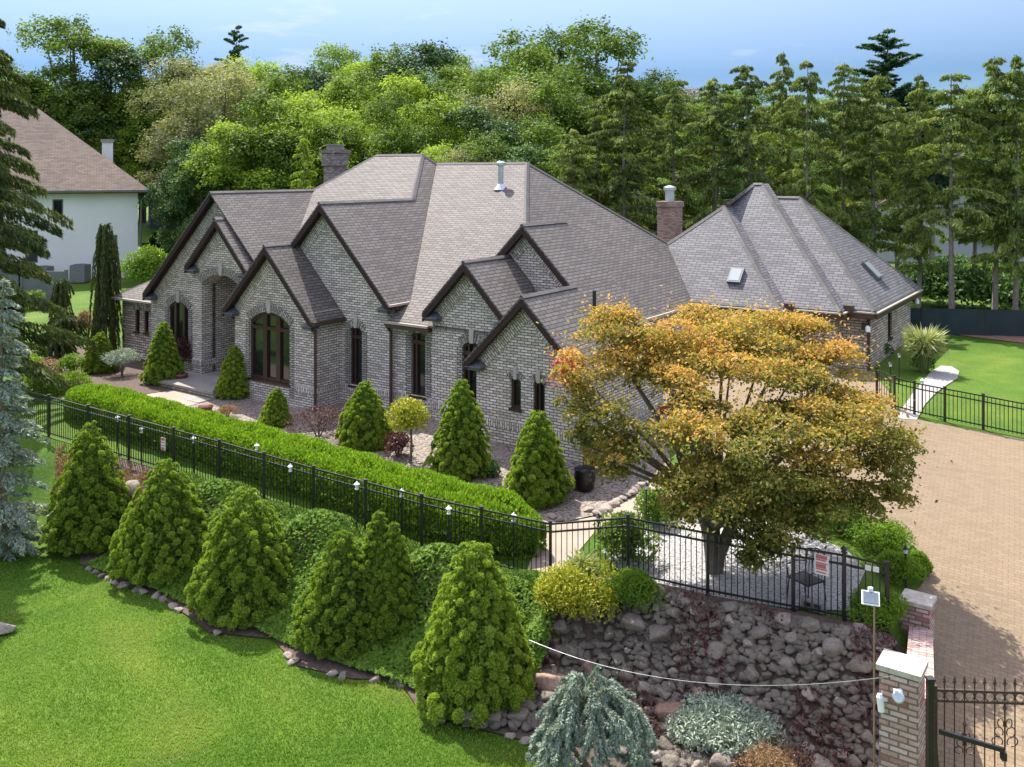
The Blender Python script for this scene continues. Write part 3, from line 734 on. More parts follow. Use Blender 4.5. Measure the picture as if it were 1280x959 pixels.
for i in range(6):
    (x0, y0), (x1, y1) = E2[i], E2[i + 1]
    off = Vector((0, -.035, 0)) if y0 == y1 else Vector((.035, 0, 0))
    gt.beam(Vector((x0, y0, 2.85)) + off, Vector((x1, y1, 2.85)) + off, .10, .17)
for x, y in ((1.5, 12.1), (3.4, 12.85)): gt.box((x - .16, y - .16, 2.9), (x + .16, y + .10, 3.2))
gt.build('brown_gutter', M['brown_gutter'], house)
sf = MB(); sf.poly([(-2, 11.45, 2.80), (1.35, 11.45, 2.80), (1.35, 12.25, 2.8), (3.25, 12.25, 2.8), (3.25, 13, 2.8), (4.2, 13, 2.8), (4.2, 20.6, 2.8), (3.9, 20.6, 2.8), (3.9, 13.35, 2.8), (2.9, 13.35, 2.8), (2.9, 12.65, 2.8), (1.0, 12.65, 2.8), (1.0, 11.85, 2.8), (-2, 11.85, 2.8)])
sf.build('soffit', M['trim'], house)

# main roof planes
r = MB()
r.slab([(-7.4, .5, 3.3), (-2.22, .5, 3.3), (-7.24, 8.1, 8.28), (-11.62, 8.05, 8.27), (-7.22, 1.42, 3.86)])
r.slab([(-7.24, 8.1, 8.28), (-2.22, .5, 3.3), (-1.88, .5, 2.96), (-1.88, 11.4, 2.96), (-3.95, 13.5, 5.03)])
r.slab([(-7.24, 8.1, 8.28), (-3.95, 13.5, 5.03), (-3.5, 16.2, 3.3), (-11.6, 16.2, 3.3), (-11.62, 8.05, 8.27)])
r.slab([(-14.5, 7.59, 8.63), (-16.03, 5.51, 7.21), (-13.0, .8, 4.0), (-10.3, 5.05, 6.91), (-11.98, 7.59, 8.63)])
r.slab([(-14.5, 7.59, 8.63), (-11.98, 7.59, 8.63), (-11.62, 8.05, 8.27), (-9, 16.2, 3.3), (-20.2, 16.2, 3.3)])
r.slab([(-14.5, 7.59, 8.63), (-20.2, 16.2, 3.3), (-20.2, 5, 3.3), (-16.03, 5.51, 7.21)])
r.build('main_roof', M['shingle'], house)
cap((-7.24, 8.1, 8.29), (-11.62, 8.05, 8.28)); cap((-14.5, 7.59, 8.64), (-11.98, 7.59, 8.64)); cap((-11.98, 7.59, 8.64), (-11.62, 8.03, 8.29))
cap((-7.24, 8.1, 8.29), (-2.22, .5, 3.31), .2); cap((-7.24, 8.1, 8.29), (-3.95, 13.5, 5.04)); cap((-14.5, 7.59, 8.64), (-16.03, 5.51, 7.22), .2)
CAPS.build('ridge_cap', M['cap_shingle'], house)
for lo, hi, mt in (((-7.4, .40, 3.22), (-5.7, .50, 3.29), 'gutter'), ((-7.26, .4, 3.74), (-7.17, 1.45, 3.81), 'gutter'), ((.19, -.3, 2.58), (.29, 4.8, 2.66), 'gutter'), ((-1.89, 4.9, 2.88), (-1.80, 11.4, 2.96), 'gutter'),
                   ((-9.52, -.68, 3.06), (-9.40, .72, 3.20), 'brown_gutter'), ((-7.4, .42, 3.1), (-5.65, .84, 3.2), 'brown_gutter'), ((-7.48, .45, 3.6), (-7.26, 1.9, 3.72), 'brown_gutter')):
    gt = MB(); gt.box(lo, hi); gt.build(mt, M[mt], house)


def pipe(name, pts, rad, m, n=8, parent=house):
    t = MB(); t.tube(pts, rad, n); return t.build(name, m, parent)
pipe('downspout', [(-7.42, .45, 3.2), (-7.42, .62, 3.0), (-7.42, .7, 2.9), (-7.42, .7, 0)], .05, M['brown_gutter'])
pipe('downspout', [(-9.52, -.55, 3.1), (-9.62, -.42, 2.95), (-9.64, -.41, 2.8), (-9.64, -.41, 0)], .05, M['brown_gutter'])
pipe('downspout', [(-13.9, -.6, 3.15), (-13.75, -.2, 2.8), (-13.72, .2, 2.6), (-13.72, .2, .3)], .05, M['brown_gutter'])
pipe('downspout', [(.25, -.25, 2.6), (.08, -.06, 2.3), (.06, -.05, 2.1), (.06, -.05, 0)], .05, M['brown_gutter'])
pipe('downspout', [(1.45, 12.15, 2.9), (1.15, 12.52, 2.7), (1.15, 12.54, .3)], .05, M['brown_gutter'])
pipe('downspout', [(4.2, 12.95, 2.9), (3.98, 13.24, 2.65), (3.98, 13.25, .3)], .05, M['brown_gutter'])

# chimneys, vents, skylights
ch = MB(); ch.box((-17.4, 7.35, 3), (-16.75, 8.1, 8.2)); ch.box((-17.46, 7.28, 8.2), (-16.68, 8.17, 8.75)); ch.box((-17.53, 7.21, 8.75), (-16.61, 8.24, 8.9))
chm = ch.build('chimney', M['brick_grey_dark'], house)
c2 = MB(); c2.box((-17.3, 7.42, 8.9), (-16.84, 8.02, 9.08)); c2.box((-17.35, 7.37, 9.08), (-16.79, 8.07, 9.13)); c2.build('chimney_cap', M['concrete'], chm)
ch = MB(); ch.box((-5.02, 14.75, 2.5), (-4.18, 15.45, 6.45)); ch.box((-5.06, 14.70, 6.45), (-4.13, 15.5, 6.68)); chm = ch.build('chimney', M['brick_red'], house)
c2 = MB(); c2.lathe([(.2, 0), (.2, .45), (.27, .47), (.27, .6), (.05, .68)], (-4.6, 15.1, 6.68), 14); c2.build('flue', M['metal'], chm)
pipe('vent_pipe', [(-7.47, 6.73, 7.2), (-7.47, 6.73, 8.2)], .1, M['metal'], 14)
t = MB(); t.lathe([(.16, 0), (.17, .05), (.17, .12), (.1, .18)], (-7.47, 6.73, 8.16), 14); t.build('vent_cap', M['metal'], house)
t = MB(); t.lathe([(.28, 0), (.11, .22)], (-7.47, 6.73, 7.28), 14); t.build('vent_flashing', M['metal'], house)
pipe('vent_pipe', [(-1.1, 2.5, 3.8), (-1.1, 2.5, 4.5)], .055, M['iron'])
def skylight(o, u, v, wd, ln):
    o, u, v = Vector(o), Vector(u).normalized(), Vector(v).normalized(); nn = u.cross(v).normalized()
    if nn.z < 0: nn = -nn
    mb = MB(); c = [o, o + u * wd, o + u * wd + v * ln, o + v * ln]
    top = [p + nn * .13 for p in c]; mb.poly(top)
    for i in range(4): j = (i + 1) % 4; mb.poly([c[i], c[j], top[j], top[i]])
    s_ = mb.build('skylight', M['ret'], house)
    gl = MB(); gl.poly([o + u * .06 + v * .06 + nn * .14, o + u * (wd - .06) + v * .06 + nn * .14, o + u * (wd - .06) + v * (ln - .06) + nn * .14, o + u * .06 + v * (ln - .06) + nn * .14]); gl.build('pane', M['skyglass'], s_)
skylight((-.85, 12.1, 3.75), (1, 0, 0), (0, 1, 1), .52, .68)
skylight((3.55, 16.2, 3.75), (0, 1, 0), (-1, 0, 1), .75, .85)
# porch floor and steps
st_ = MB(); st_.box((-17.1, -1.15, -.3), (-13.66, 2.6, .45)); pf = st_.build('porch', M['brick'], house)
st_ = MB(); st_.box((-17.15, -1.25, .45), (-13.67, 2.58, .53)); st_.build('step_slab', M['concrete'], pf)
st_ = MB(); st_.box((-17.9, -1.75, -.3), (-13.67, -1.26, .24)); st_.build('step', M['brick'], pf)
st_ = MB(); st_.box((-17.95, -1.82, .24), (-13.68, -1.262, .31)); st_.build('step_slab', M['concrete'], pf)
# ================================================================== GROUND SHEETS
edge_px = [(-40, 672), (30, 690), (100, 706), (140, 728), (200, 748), (240, 775), (262, 792), (340, 800), (372, 834), (440, 850), (500, 852), (520, 884), (565, 905), (620, 918), (665, 930), (760, 975)]
bed = xy((108, 580), *edge_px[2:]) + [(3.6, 12.4), (4.7, 12.2), (5.5, 12.6), (7.0, 15.6)] + habs((8.5, -4.0), (6.96, -4.3), (5.44, -4.6), (3.83, -4.75), (2.56, -5.5), (-.6, -5.85), (-10.6, -6.2), (-12.4, -6.25))
drape('mulch_bed', bed, M['mulch'], .03, step=.25)
drape('gravel_bed', habs((-13.6, -3.9), (-13.6, -.3), (-9.8, -.3), (-9.8, .8), (-3.6, .8), (-3.6, .05), (.05, .05), (.05, 4.9)) + xy((838, 588), (800, 611), (752, 643), (690, 657)) + habs((.9, -4.2), (-5, -4.0)), M['gravel'], .02)
drape('walkway', habs((-20, -4.1), (-13.65, -4.1), (-13.65, -1.0), (-17, -1.0), (-19, -1.9), (-20.5, -2.2)), M['slab'], .016)
drape('side_walkway', xy((655, 722), (690, 657), (752, 645), (800, 613), (842, 586), (875, 592), (838, 625), (800, 650), (745, 664), (706, 716)), M['slab'], .016)
drape('white_gravel_bed', xy((752, 690), (812, 655), (860, 645), (930, 645), (1000, 665), (1060, 690), (1082, 715), (1062, 765), (985, 762), (900, 748), (830, 735), (770, 712)), M['white_gravel'], .024)
gp = xy((1165, 715), (1148, 690), (1110, 655), (1050, 630), (980, 610), (900, 590))
drv = [(4.9, 9.6), (5.75, 12.2), (7.55, 16.6), (7.75, 18.0)] + gp + habs((.5, 5.2), (-2.0, 5.4), (-2.1, 11.7), (1.2, 11.8), (1.2, 12.5), (3.0, 12.6), (3.0, 13.2), (4.1, 13.2)) + xy((1128, 522), (1280, 550), (1420, 578)) + [(20, 18), (16, 9.6)]
drape('garden_bed', xy((36, 470), (60, 440), (112, 432), (188, 452), (228, 486), (180, 494), (110, 492), (46, 488)), M['mulch'], .03)
drape('driveway', drv, M['paver'], .02, step=.6, rot=.5)
drape('pale_path', xy((1118, 524), (1136, 500), (1150, 482), (1163, 466), (1176, 458), (1190, 459), (1199, 465), (1197, 474), (1184, 482), (1170, 492), (1156, 507), (1146, 526)), M['path'], .03)
drape('soil_strip', xy((1135, 408), (1200, 420), (1290, 431), (1400, 444)) + [(30, 41.8), (17, 42.0)], M['redmulch'], .03, step=1)

# ================================================================== STONES
def rock_mesh(seed, flat=.7, m='rock', sub=3):
    import bmesh
    rng = np.random.default_rng(seed); bm = bmesh.new(); bmesh.ops.create_icosphere(bm, subdivisions=sub, radius=1)
    dirs = rdir(rng, 12); offs = rng.uniform(.48, .86, 12); ph = rng.uniform(0, 6, 6)
    for v in bm.verts:
        p = np.array(v.co); k = 1.0
        for d, o_ in zip(dirs, offs):
            t = p @ d
            if t > o_: p = p - d * (t - o_) * .97
        p = p * (1 + .05 * math.sin(4 * p[0] + ph[0]) * math.sin(5 * p[1] + ph[1]) + .04 * math.sin(7 * p[2] + ph[2] + 3 * p[0]))
        v.co = (p[0], p[1], p[2] * flat)
    me = bpy.data.meshes.new('fieldstone'); bm.to_mesh(me); bm.free(); me.materials.append(M[m])
    me.polygons.foreach_set('use_smooth', [True] * len(me.polygons)); me.update(); return me
ROCKS = [rock_mesh(i, .6 + .06 * (i % 5)) for i in range(7)]; PALE = [rock_mesh(20 + i, .7, 'rock_pale') for i in range(4)]; BROWN = [rock_mesh(40 + i, .8, 'rock_brown') for i in range(3)]
def stone(me, p, s, name='fieldstone', label=None, cat='stone', group=None, rng=random):
    o = link(name, me); o.location = p; o.scale = s; o.rotation_euler = (rng.uniform(-.3, .3), rng.uniform(-.3, .3), rng.uniform(0, 6.3))
    return tag(o, label, cat, group)
rr = random.Random(3)
placed = []; tries = 0
while len(placed) < 290 and tries < 30000:
    tries += 1
    a = rr.uniform(2.7, 9.3); d = rr.uniform(.25, 2.9); p = hw(a, edge_b(a) - d)
    if p.x > lerp(DL_Y, DL_X, p.y) - .75 or p.y < 12.6: continue
    if a < 3.6 and d < 1.0: continue
    s = rr.choice([.09, .11, .13, .15, .16, .19, .22, .26]) * (1.0 if d > .8 else .85)
    if any((p.x - q[0]) ** 2 + (p.y - q[1]) ** 2 < ((s + q[2]) * .70) ** 2 for q in placed): continue
    placed.append((p.x, p.y, s))
for x, y, s in placed:
    pale = rr.random() < .16
    stone(rr.choice(PALE if pale else ROCKS), ground(x, y, .05 + s * .42), (s * rr.uniform(.9, 1.25), s * rr.uniform(.8, 1.1), s * rr.uniform(.8, 1.1)), 'fieldstone',
          'pale fieldstone bedded in the rockery slope below the fence' if pale else 'dark grey fieldstone bedded in the rockery slope below the fence', 'stone', 'stones of the rockery slope')
SMALL = [rock_mesh(60 + i, .75, 'rock', 2) for i in range(6)]; rv, rf = [], []
for _ in range(3000):
    a = rr.uniform(2.6, 9.4); d = rr.uniform(.2, 3.0); p = hw(a, edge_b(a) - d)
    if p.x > lerp(DL_Y, DL_X, p.y) - .6 or p.y < 12.4: continue
    me = rr.choice(SMALL); k0 = len(rv); s = rr.uniform(.045, .115); an = rr.uniform(0, 6.3); z = terrain(p.x, p.y) + .06 + s * .3
    co = np.empty(len(me.vertices) * 3, dtype=np.float32); me.vertices.foreach_get('co', co); co = co.reshape(-1, 3) * s * np.array([1.25, .95, 1])
    rv += [(p.x + c[0] * math.cos(an) - c[1] * math.sin(an), p.y + c[0] * math.sin(an) + c[1] * math.cos(an), z + c[2]) for c in co]
    rf += [tuple(k0 + i for i in q.vertices) for q in me.polygons]
me = bpy.data.meshes.new('rubble'); me.from_pydata(rv, [], rf); me.materials.append(M['rock']); me.polygons.foreach_set('use_smooth', [True] * len(me.polygons)); me.update()
tag(link('rubble', me), 'small grey stones filling the gaps of the rockery', 'rubble', kind='stuff')
for row, (d_, z_, a0_, a1_, st_, L_) in enumerate(((.16, -.06, 4.2, 8.3, .52, .30), (.30, -.27, 4.0, 8.5, .46, .26), (.50, -.50, 3.9, 8.4, .36, .20))):
    a = a0_
    while a < a1_:
        L = L_ * rr.uniform(.75, 1.25); p = hw(a, edge_b(a) - d_); dn = math.atan2(hw(a + .3, edge_b(a + .3)).y - hw(a, edge_b(a)).y, hw(a + .3, edge_b(a + .3)).x - hw(a, edge_b(a)).x)
        stone(rr.choice(ROCKS), Vector((p.x, p.y, z_ + rr.uniform(-.03, .03))), (L, L * .62, L * .52), 'wall_stone', ('long flat capstone in the top course of the rockery under the fence', 'flat grey stone in the second course of the rockery wall', 'blocky stone in the third course of the rockery wall')[row], 'stone', 'stacked stones along the rockery top', rr).rotation_euler = (rr.uniform(-.1, .1), rr.uniform(-.1, .1), dn + rr.uniform(-.15, .15))
        a += L * 1.55
for px_, py_, s, lb in ((686, 868, .36, 'big rounded brown boulder beside the largest cone spruce'), (838, 905, .30, 'split brown boulder at the foot of the rockery'), (735, 838, .20, 'pinkish tan rock on the slope right of the big boulder'), (875, 880, .2, 'tan rock on the low slope above the blue juniper')):
    p = G(px_, py_); stone(BROWN[int(s * 100) % 3], p + Vector((0, 0, s * .45)), (s, s, s * 1.05), 'boulder', lb, 'boulder')
p = G(165, 617); stone(ROCKS[2], p + Vector((0, 0, .15)), (.36, .3, .34), 'boulder', 'grey boulder on dry straw between two cone spruces by the fence', 'boulder')
p = G(4, 792); stone(PALE[1], p + Vector((0, 0, .1)), (.26, .22, .22), 'boulder', 'grey edging boulder at the left end of the front lawn', 'boulder')
p = G(192, 478); stone(BROWN[1], p + Vector((0, 0, .1)), (.3, .25, .22), 'boulder', 'tan boulder beside the flat blue pine near the entry walk', 'boulder')
P_ = [Vector(q) for q in xy(*edge_px)]
for i in range(2, len(P_) - 1):
    L = (P_[i + 1] - P_[i]).length; k = max(1, int(L / .30))
    for j in range(k):
        q = P_[i].lerp(P_[i + 1], (j + rr.uniform(.2, .8)) / k); s = rr.uniform(.09, .15); pxq = CX + FPX * q.x / q.y
        if rr.random() < (.12 if 60 < pxq < 235 or 360 < pxq < 505 or pxq > 600 else .72): continue
        stone(rr.choice(PALE + ROCKS[:2]), ground(q.x, q.y, .03), (s * 1.2, s, s * .8), 'edging_stone', 'rounded edging stone between the front lawn and the spruce bed', 'stone', 'edging stones of the front lawn', rr)
for i in range(12):
    q = G(748 + (802 - 748) * i / 11, 645 + (609 - 645) * i / 11); s = rr.uniform(.13, .18)
    stone(rr.choice(PALE), q + Vector((0, 0, .05)), (s * 1.1, s, s * .8), 'edging_stone', 'tan edging stone in the row between gravel and side walk', 'stone', 'edging stones of the side walk', rr)
for px_, py_ in ((690, 648), (700, 652), (735, 640), (715, 612), (665, 596)):
    q = G(px_, py_); stone(rr.choice(PALE), q + Vector((0, 0, .05)), (.16, .13, .1), 'edging_stone', 'pale round stone lying on the gravel at the house corner', 'stone', 'loose stones on the gravel', rr)

# ================================================================== FENCES, LAMPS, GATE
def fence(name, pts, hgt, label, m, sp=.105, gap=0.0, group=None):
    f = empty(name, pts[0]); tag(f, label, 'fence', group); o0 = Vector(pts[0])
    for i, p in enumerate(pts):
        p = Vector(p) - o0; b = MB(); b.box((p.x - .03, p.y - .03, p.z - .15), (p.x + .03, p.y + .03, p.z + hgt + .03)); b.box((p.x - .042, p.y - .042, p.z + hgt + .03), (p.x + .042, p.y + .042, p.z + hgt + .055))
        b.build('post', m, f)
        if i == len(pts) - 1: break
        q = Vector(pts[i + 1]) - o0; b = MB(); up = Vector((0, 0, 1))
        for z in (hgt - .015, hgt - .17, .12): b.beam(p + up * z, q + up * z, .028, .034)
        L = (q - p).length; k = max(2, int(L / sp))
        for j in range(1, k):
            c = p.lerp(q, j / k); b.beam(c + up * .06, c + up * (hgt - .01), .016, .016, up=(0, 1, 0))
        b.build('picket_panel', m, f)
    return f
def fence_at(px_):
    lo, hi = -30.0, 9.0
    for _ in range(40):
        md = (lo + hi) / 2; p = hw(md, edge_b(md) + .12)
        if CX + FPX * p.x / p.y < px_: lo = md
        else: hi = md
    return hw(lo, edge_b(lo) + .12)
fx = [-30, 12, 61, 110, 161, 217, 274, 330, 392, 457, 527, 602, 688, 785, 884.5, 991.5, 1055, 1109]
fp = []
for x in fx:
    p = fence_at(x); fp.append(Vector((p.x, p.y, terrain(p.x, p.y) if x < 700 else max(-.05, terrain(p.x, p.y)))))
fence('picket_fence', fp, 1.2, 'long black metal picket fence in front of the hedge and the rockery', M['iron'])
bp = [G(x, y) for x, y in ((1096, 500), (1118, 512), (1143, 519), (1181, 527), (1229, 537), (1282, 548), (1345, 561))]
fence('picket_fence', bp, .98, 'short black metal picket fence between the paved drive and the back lawn', M['iron'])
sf0 = [(6.0, 40.5), (9.0, 40.2), (12, 40.0), (15.0, 39.9)] + [(15.0 + 2.6 * i, 39.9 - .32 * i) for i in range(1, 7)]
ft = empty('screen_fence', ground(*sf0[0])); tag(ft, 'dark green windscreen fence at the back of the right lawn under the trees', 'fence'); o0 = ground(*sf0[0])
for i in range(len(sf0) - 1):
    p, q = ground(*sf0[i]) - o0, ground(*sf0[i + 1]) - o0; b = MB(); nseg = 6
    for j in range(nseg):
        c, d = p.lerp(q, j / nseg), p.lerp(q, (j + 1) / nseg); s0, s1 = .05 * math.sin(j * 2.3 + i), .05 * math.sin((j + 1) * 2.3 + i)
        b.poly([c + Vector((0, s0, .04)), d + Vector((0, s1, .04)), d + Vector((0, s1 * .3, 1.15)), c + Vector((0, s0 * .3, 1.15))])
    b.build('screen_panel', M['screen'], ft)
    b = MB(); b.tube([p, p + Vector((0, 0, 1.2))], .035, 8); b.build('post', M['iron'], ft)

def lamp(p, h, label, m='iron', glass=True, group='path lamps along the fence and walks'):
    f = empty('path_lamp', p); tag(f, label, 'lamp', group)
    b = MB(); b.tube([(0, 0, -.1), (0, 0, h - .17)], .018, 8); b.build('post', M[m], f)
    hd = MB(); hd.lathe([(.02, 0), (.04, .01), (.045, .03), (.04, .035)], (0, 0, h - .19), 10)
    hd.lathe([(.062, 0), (.066, .012), (.025, .05), (.01, .075)], (0, 0, h - .07), 10); hd.build('lamp_cap', M['white' if glass else m], f)
    g = MB(); g.lathe([(.034, 0), (.042, .09), (.034, .1)], (0, 0, h - .165), 10); g.build('lamp_shade', M['lampglass'], f)
    return f
nm = ['first', 'second', 'third', 'fourth', 'fifth', 'sixth', 'seventh', 'eighth', 'ninth']
for i, (x, y) in enumerate(((147, 519), (177, 533), (242, 545), (321, 554), (363, 580), (446, 602), (502, 611), (561, 632), (642, 641))):
    Y = (CAMH - 1.05) * FPX / (y - HY); X = (x - CX) / FPX * Y; z = terrain(X, Y)
    lamp(Vector((X, Y, z)), 1.05 - z, 'white topped path lamp between hedge and fence, %s of its row from the blue spruce' % nm[i])
for x, y, yb, lb in ((808, 603, 664, 'black path lamp at the bend of the side walk by a round lime shrub'), (748, 642, 700, 'black path lamp where the fence crosses the side walk'), (1055, 682, 762, 'tall black path lamp rising behind the red sign on the fence'),
                     (1132, 682, 738, 'tall black path lamp among green shrubs at the edge of the drive'), (1089, 628, 668, 'black path lamp under the right edge of the orange maple'), (1113, 452, 500, 'black path lamp at the corner of the garage wall'),
                     (1124, 441, 480, 'black path lamp close to the garage end wall'), (1153, 473, 515, 'white topped path lamp on the pale path edge')):
    p = G(x, yb); lamp(p, (yb - y) * p.y / FPX, lb, glass=(x == 1153))

E2v = Vector((ct, -st, 0)); E1v = Vector((st, ct, 0))
def pillar(name, c, wa, wb, z0, z1, label):
    f = empty(name, (c[0], c[1], z0), -TH); tag(f, label, 'gate pillar'); h = z1 - z0
    b = MB(); b.box((-wa / 2, -wb / 2, -.3), (wa / 2, wb / 2, h - .07)); b.build('shaft', M['brick_gate'], f)
    b = MB(); e = .035; b.box((-wa / 2 - e, -wb / 2 - e, h - .07), (wa / 2 + e, wb / 2 + e, h)); b.build('cap_stone', M['cap'], f)
    return f
pillar('gate_pillar', (5.02, 11.84), .47, .40, -1.2, 1.67, 'tall brick gate pillar with pale flat cap, nearest the camera')
pillar('gate_pillar', (7.28, 16.5), .47, .45, -.8, .34, 'low brick pillar with flat cap at the far end of the sloping brick wall')
b = MB(); A, B = Vector((5.42, 12.25, 0)), Vector((7.2, 16.2, 0)); d = (B - A).normalized(); sd = Vector((d.y, -d.x, 0)) * .19
zA, zB, zb = .98, -.06, -1.5
v = [A - sd, A + sd, B + sd, B - sd]; lo = [p + Vector((0, 0, zb)) for p in v]; hi = [v[0] + Vector((0, 0, zA)), v[1] + Vector((0, 0, zA)), v[2] + Vector((0, 0, zB)), v[3] + Vector((0, 0, zB))]
for i in range(4): j = (i + 1) % 4; b.poly([lo[i], lo[j], hi[j], hi[i]])
b.poly(hi, uax=sd)
tag(b.build('brick_wall', M['brick_gate']), 'low brick wall sloping between the two gate pillars beside the drive', 'wall')

gate = empty('iron_gate', (5.62, 12.24, -1.05), -.06); tag(gate, 'ornate black iron driveway gate with rings, scrolls and spear points', 'gate')
b = MB(); GW = 2.6
for z in (.10, 2.0, 2.14): b.beam((0, 0, z), (GW, 0, z), .035, .03)
b.box((-.03, -.025, 0), (.03, .025, 2.2)); b.box((GW - .03, -.025, 0), (GW + .03, .025, 2.2)); b.build('frame', M['rust_iron'], gate)
b = MB()
for i in range(1, 20): b.tube([(i * .13, 0, .1), (i * .13, 0, 2.24)], .009, 6)
b.build('bars', M['rust_iron'], gate)
for i in range(1, 20):
    b = MB(); x = i * .13; b.lathe([(.009, 0), (.022, .02), (.009, .035), (.02, .06), (.001, .12)], (x, 0, 2.22), 6); b.beam((x - .03, 0, 2.255), (x + .03, 0, 2.255), .012, .012); b.build('spear_point', M['rust_iron'], gate)
for i in range(20):
    b = MB(); x = i * .13 + .065; b.tube([(x + .058 * math.cos(t), 0, 2.07 + .058 * math.sin(t)) for t in np.linspace(0, 2 * math.pi, 17)], .007, 5); b.build('ring', M['rust_iron'], gate)
def scroll(x, z, s):
    b = MB()
    for sg in (-1, 1):
        for dz, k in ((0, 1), (.16, .8), (.3, .55)):
            b.tube([(x + sg * s * k * (.1 + .13 * math.sin(t) * (1 - t / 9)), 0, z + s * (dz + .12 * (1 - math.cos(t)) * (1 - t / 9))) for t in np.linspace(0, 5.2, 18)], .008, 5)
    b.tube([(x, 0, z - .05 * s), (x, 0, z + .62 * s)], .012, 6); b.lathe([(.01, 0), (.03, .03), (.001, .1)], (x, 0, z + .6 * s), 6); b.build('scroll', M['rust_iron'], gate)
scroll(.91, 1.42, .8); scroll(.39, 1.3, .6); scroll(1.56, 1.3, .6); scroll(2.2, 1.42, .8)
b = MB(); b.beam((.02, -.12, 1.66), (.85, -.1, 1.43), .045, .055); b.build('opener_arm', M['iron'], gate)
b = MB(); b.box((.82, -.13, 1.30), (.88, -.05, 1.40)); b.build('opener_bracket', M['iron'], gate)
b = MB(); b.box((1.16, -.06, 1.30), (1.56, -.03, 1.62)); b.build('back_plate', M['white'], gate)
b = MB(); b.box((5.41, 11.95, -1.2), (5.49, 12.03, 1.36)); b.box((5.40, 11.94, 1.36), (5.50, 12.04, 1.39)); tag(b.build('gate_post', M['iron']), 'black steel hinge post between the brick pillar and the gate', 'post')

# small things by the pillar
f = empty('solar_panel', (4.86, 12.5, -1.3)); tag(f, 'small white framed solar panel on a thin rusty pole by the gate pillar', 'solar panel')
b = MB(); b.tube([(.06, 0, 0), (.06, 0, 3.45)], .014, 8); b.build('pole', M['wood'], f)
Rm = Matrix.Rotation(-.35, 4, 'Z') @ Matrix.Rotation(R_(38), 4, 'X')
for nm_, hx, hz, z, m_ in (('panel_frame', .115, .10, 0, 'white'), ('cell', .095, .08, .012, 'cell')):
    b = MB(); b.box((-hx, -hz, -.008 + z), (hx, hz, .008 + z)); o_ = b.build(nm_, M[m_], f); o_.matrix_local = Matrix.Translation((.0, -.03, 3.5)) @ Rm
b = MB(); b.box((-.03, -.02, 0), (.03, .02, .05)); b.build('bracket', M['white'], f).location = (.03, .05, 3.56)
f = empty('security_camera', (4.73, 11.78, 1.22)); tag(f, 'white security camera fixed to the side of the tall gate pillar', 'camera')
b = MB(); b.tube([(.06, 0, 0), (-.02, -.02, .02)], .025, 8); b.build('arm', M['white'], f)
b = MB(); b.tube([(-.03, -.02, .09), (-.03, -.03, .05), (-.02, -.05, -.12)], [.03, .045, .04], 10); b.build('body', M['white'], f)
f = empty('flood_light', (4.86, 11.56, 1.38)); tag(f, 'round pale floodlight on the face of the tall gate pillar', 'light')
b = MB(); b.lathe([(.02, -.02), (.07, 0), (.075, .03), (.06, .04)], (0, 0, 0), 14); o_ = b.build('lamp_head', M['metal'], f); o_.rotation_euler = (R_(65), 0, -.6)
b = MB(); b.box((-.05, .0, .02), (.05, .05, .08)); b.build('base', M['white'], f)
pts = []
for t in np.linspace(0, 1, 24):
    pa, pb = Vector((.3, 16.2, zpx(800, 16.2))), Vector((4.82, 11.62, zpx(845, 11.62))); q = pa.lerp(pb, t); q.z -= 1.55 * t * (1 - t); pts.append(q)
b = MB(); b.tube(pts, .0035, 5); tag(b.build('cable', M['metal']), 'thin pale cable sagging from the big cone spruce to the gate pillar', 'cable')

# signs on the fence
def sign(px_, py_, wd, hg, label, kind):
    fpz = fence_at(px_); off = Vector((-.571 * .03, -.82 * .03, 0)); Y = fpz.y - .04
    z = zpx(py_, Y); X = (px_ - CX) / FPX * Y
    f = empty('sign', (X, Y, z), -TH - .0); tag(f, label, 'sign')
    b = MB(); b.box((-wd / 2, -.006, -hg / 2), (wd / 2, .006, hg / 2)); b.build('board', M['sign'], f)
    if kind:
        for k in range(kind):
            zz = hg * .38 - k * hg * .76 / max(1, kind - 1); b = MB(); hh = .035 if k in (0, 3) else .012
            b.box((-wd * .4, -.009, zz - hh), (wd * (.4 - .08 * (k % 2)), -.0065, zz + hh)); b.build('lettering', M['signred'], f)
sign(204, 555, .19, .33, 'small white notice board with red lines on the long fence', 4)
sign(1027, 706, .25, .36, 'white and red notice board on the fence by the black chair', 6)
sign(1085, 710, .10, .09, 'small white plate at the fence end, left of two', 0); sign(1095, 712, .10, .09, 'small white plate at the fence end, right of two', 0)

# black chair, cinder block, urn, pots
p = G(1008, 752)
f = empty('metal_chair', p, R_(-60)); tag(f, 'black metal garden chair on white gravel behind the fence', 'chair')
b = MB(); b.tube([(-.24, -.22, .42), (.24, -.22, .42), (.25, .22, .42), (-.25, .22, .42), (-.24, -.22, .42)], .014, 8); b.box((-.23, -.21, .405), (.23, .21, .43)); b.build('seat', M['iron'], f)
b = MB(); b.tube([(-.23, .22, .42), (-.23, .28, .85), (0, .3, .92), (.23, .28, .85), (.23, .22, .42)], .013, 8)
for k in range(5): b.tube([(-.16 + .08 * k, .23, .44), (-.16 + .08 * k, .29, .88)], .007, 6)
b.build('backrest', M['iron'], f)
for sx in (-1, 1):
    b = MB(); b.tube([(sx * .25, -.2, .42), (sx * .27, -.22, .64), (sx * .27, 0, .67), (sx * .25, .25, .62)], .012, 8); b.build('armrest', M['iron'], f)
    for sy in (-1, 1):
        b = MB(); b.tube([(sx * .23, sy * .2, .42), (sx * .25, sy * .24, 0)], .012, 8); b.build('leg', M['iron'], f)
p = G(1017, 764); f = tag(empty('cinder_block', p + Vector((0, 0, .03)), -TH), 'pale concrete cinder block with two dark holes on the rockery top', 'block')
b = MB()
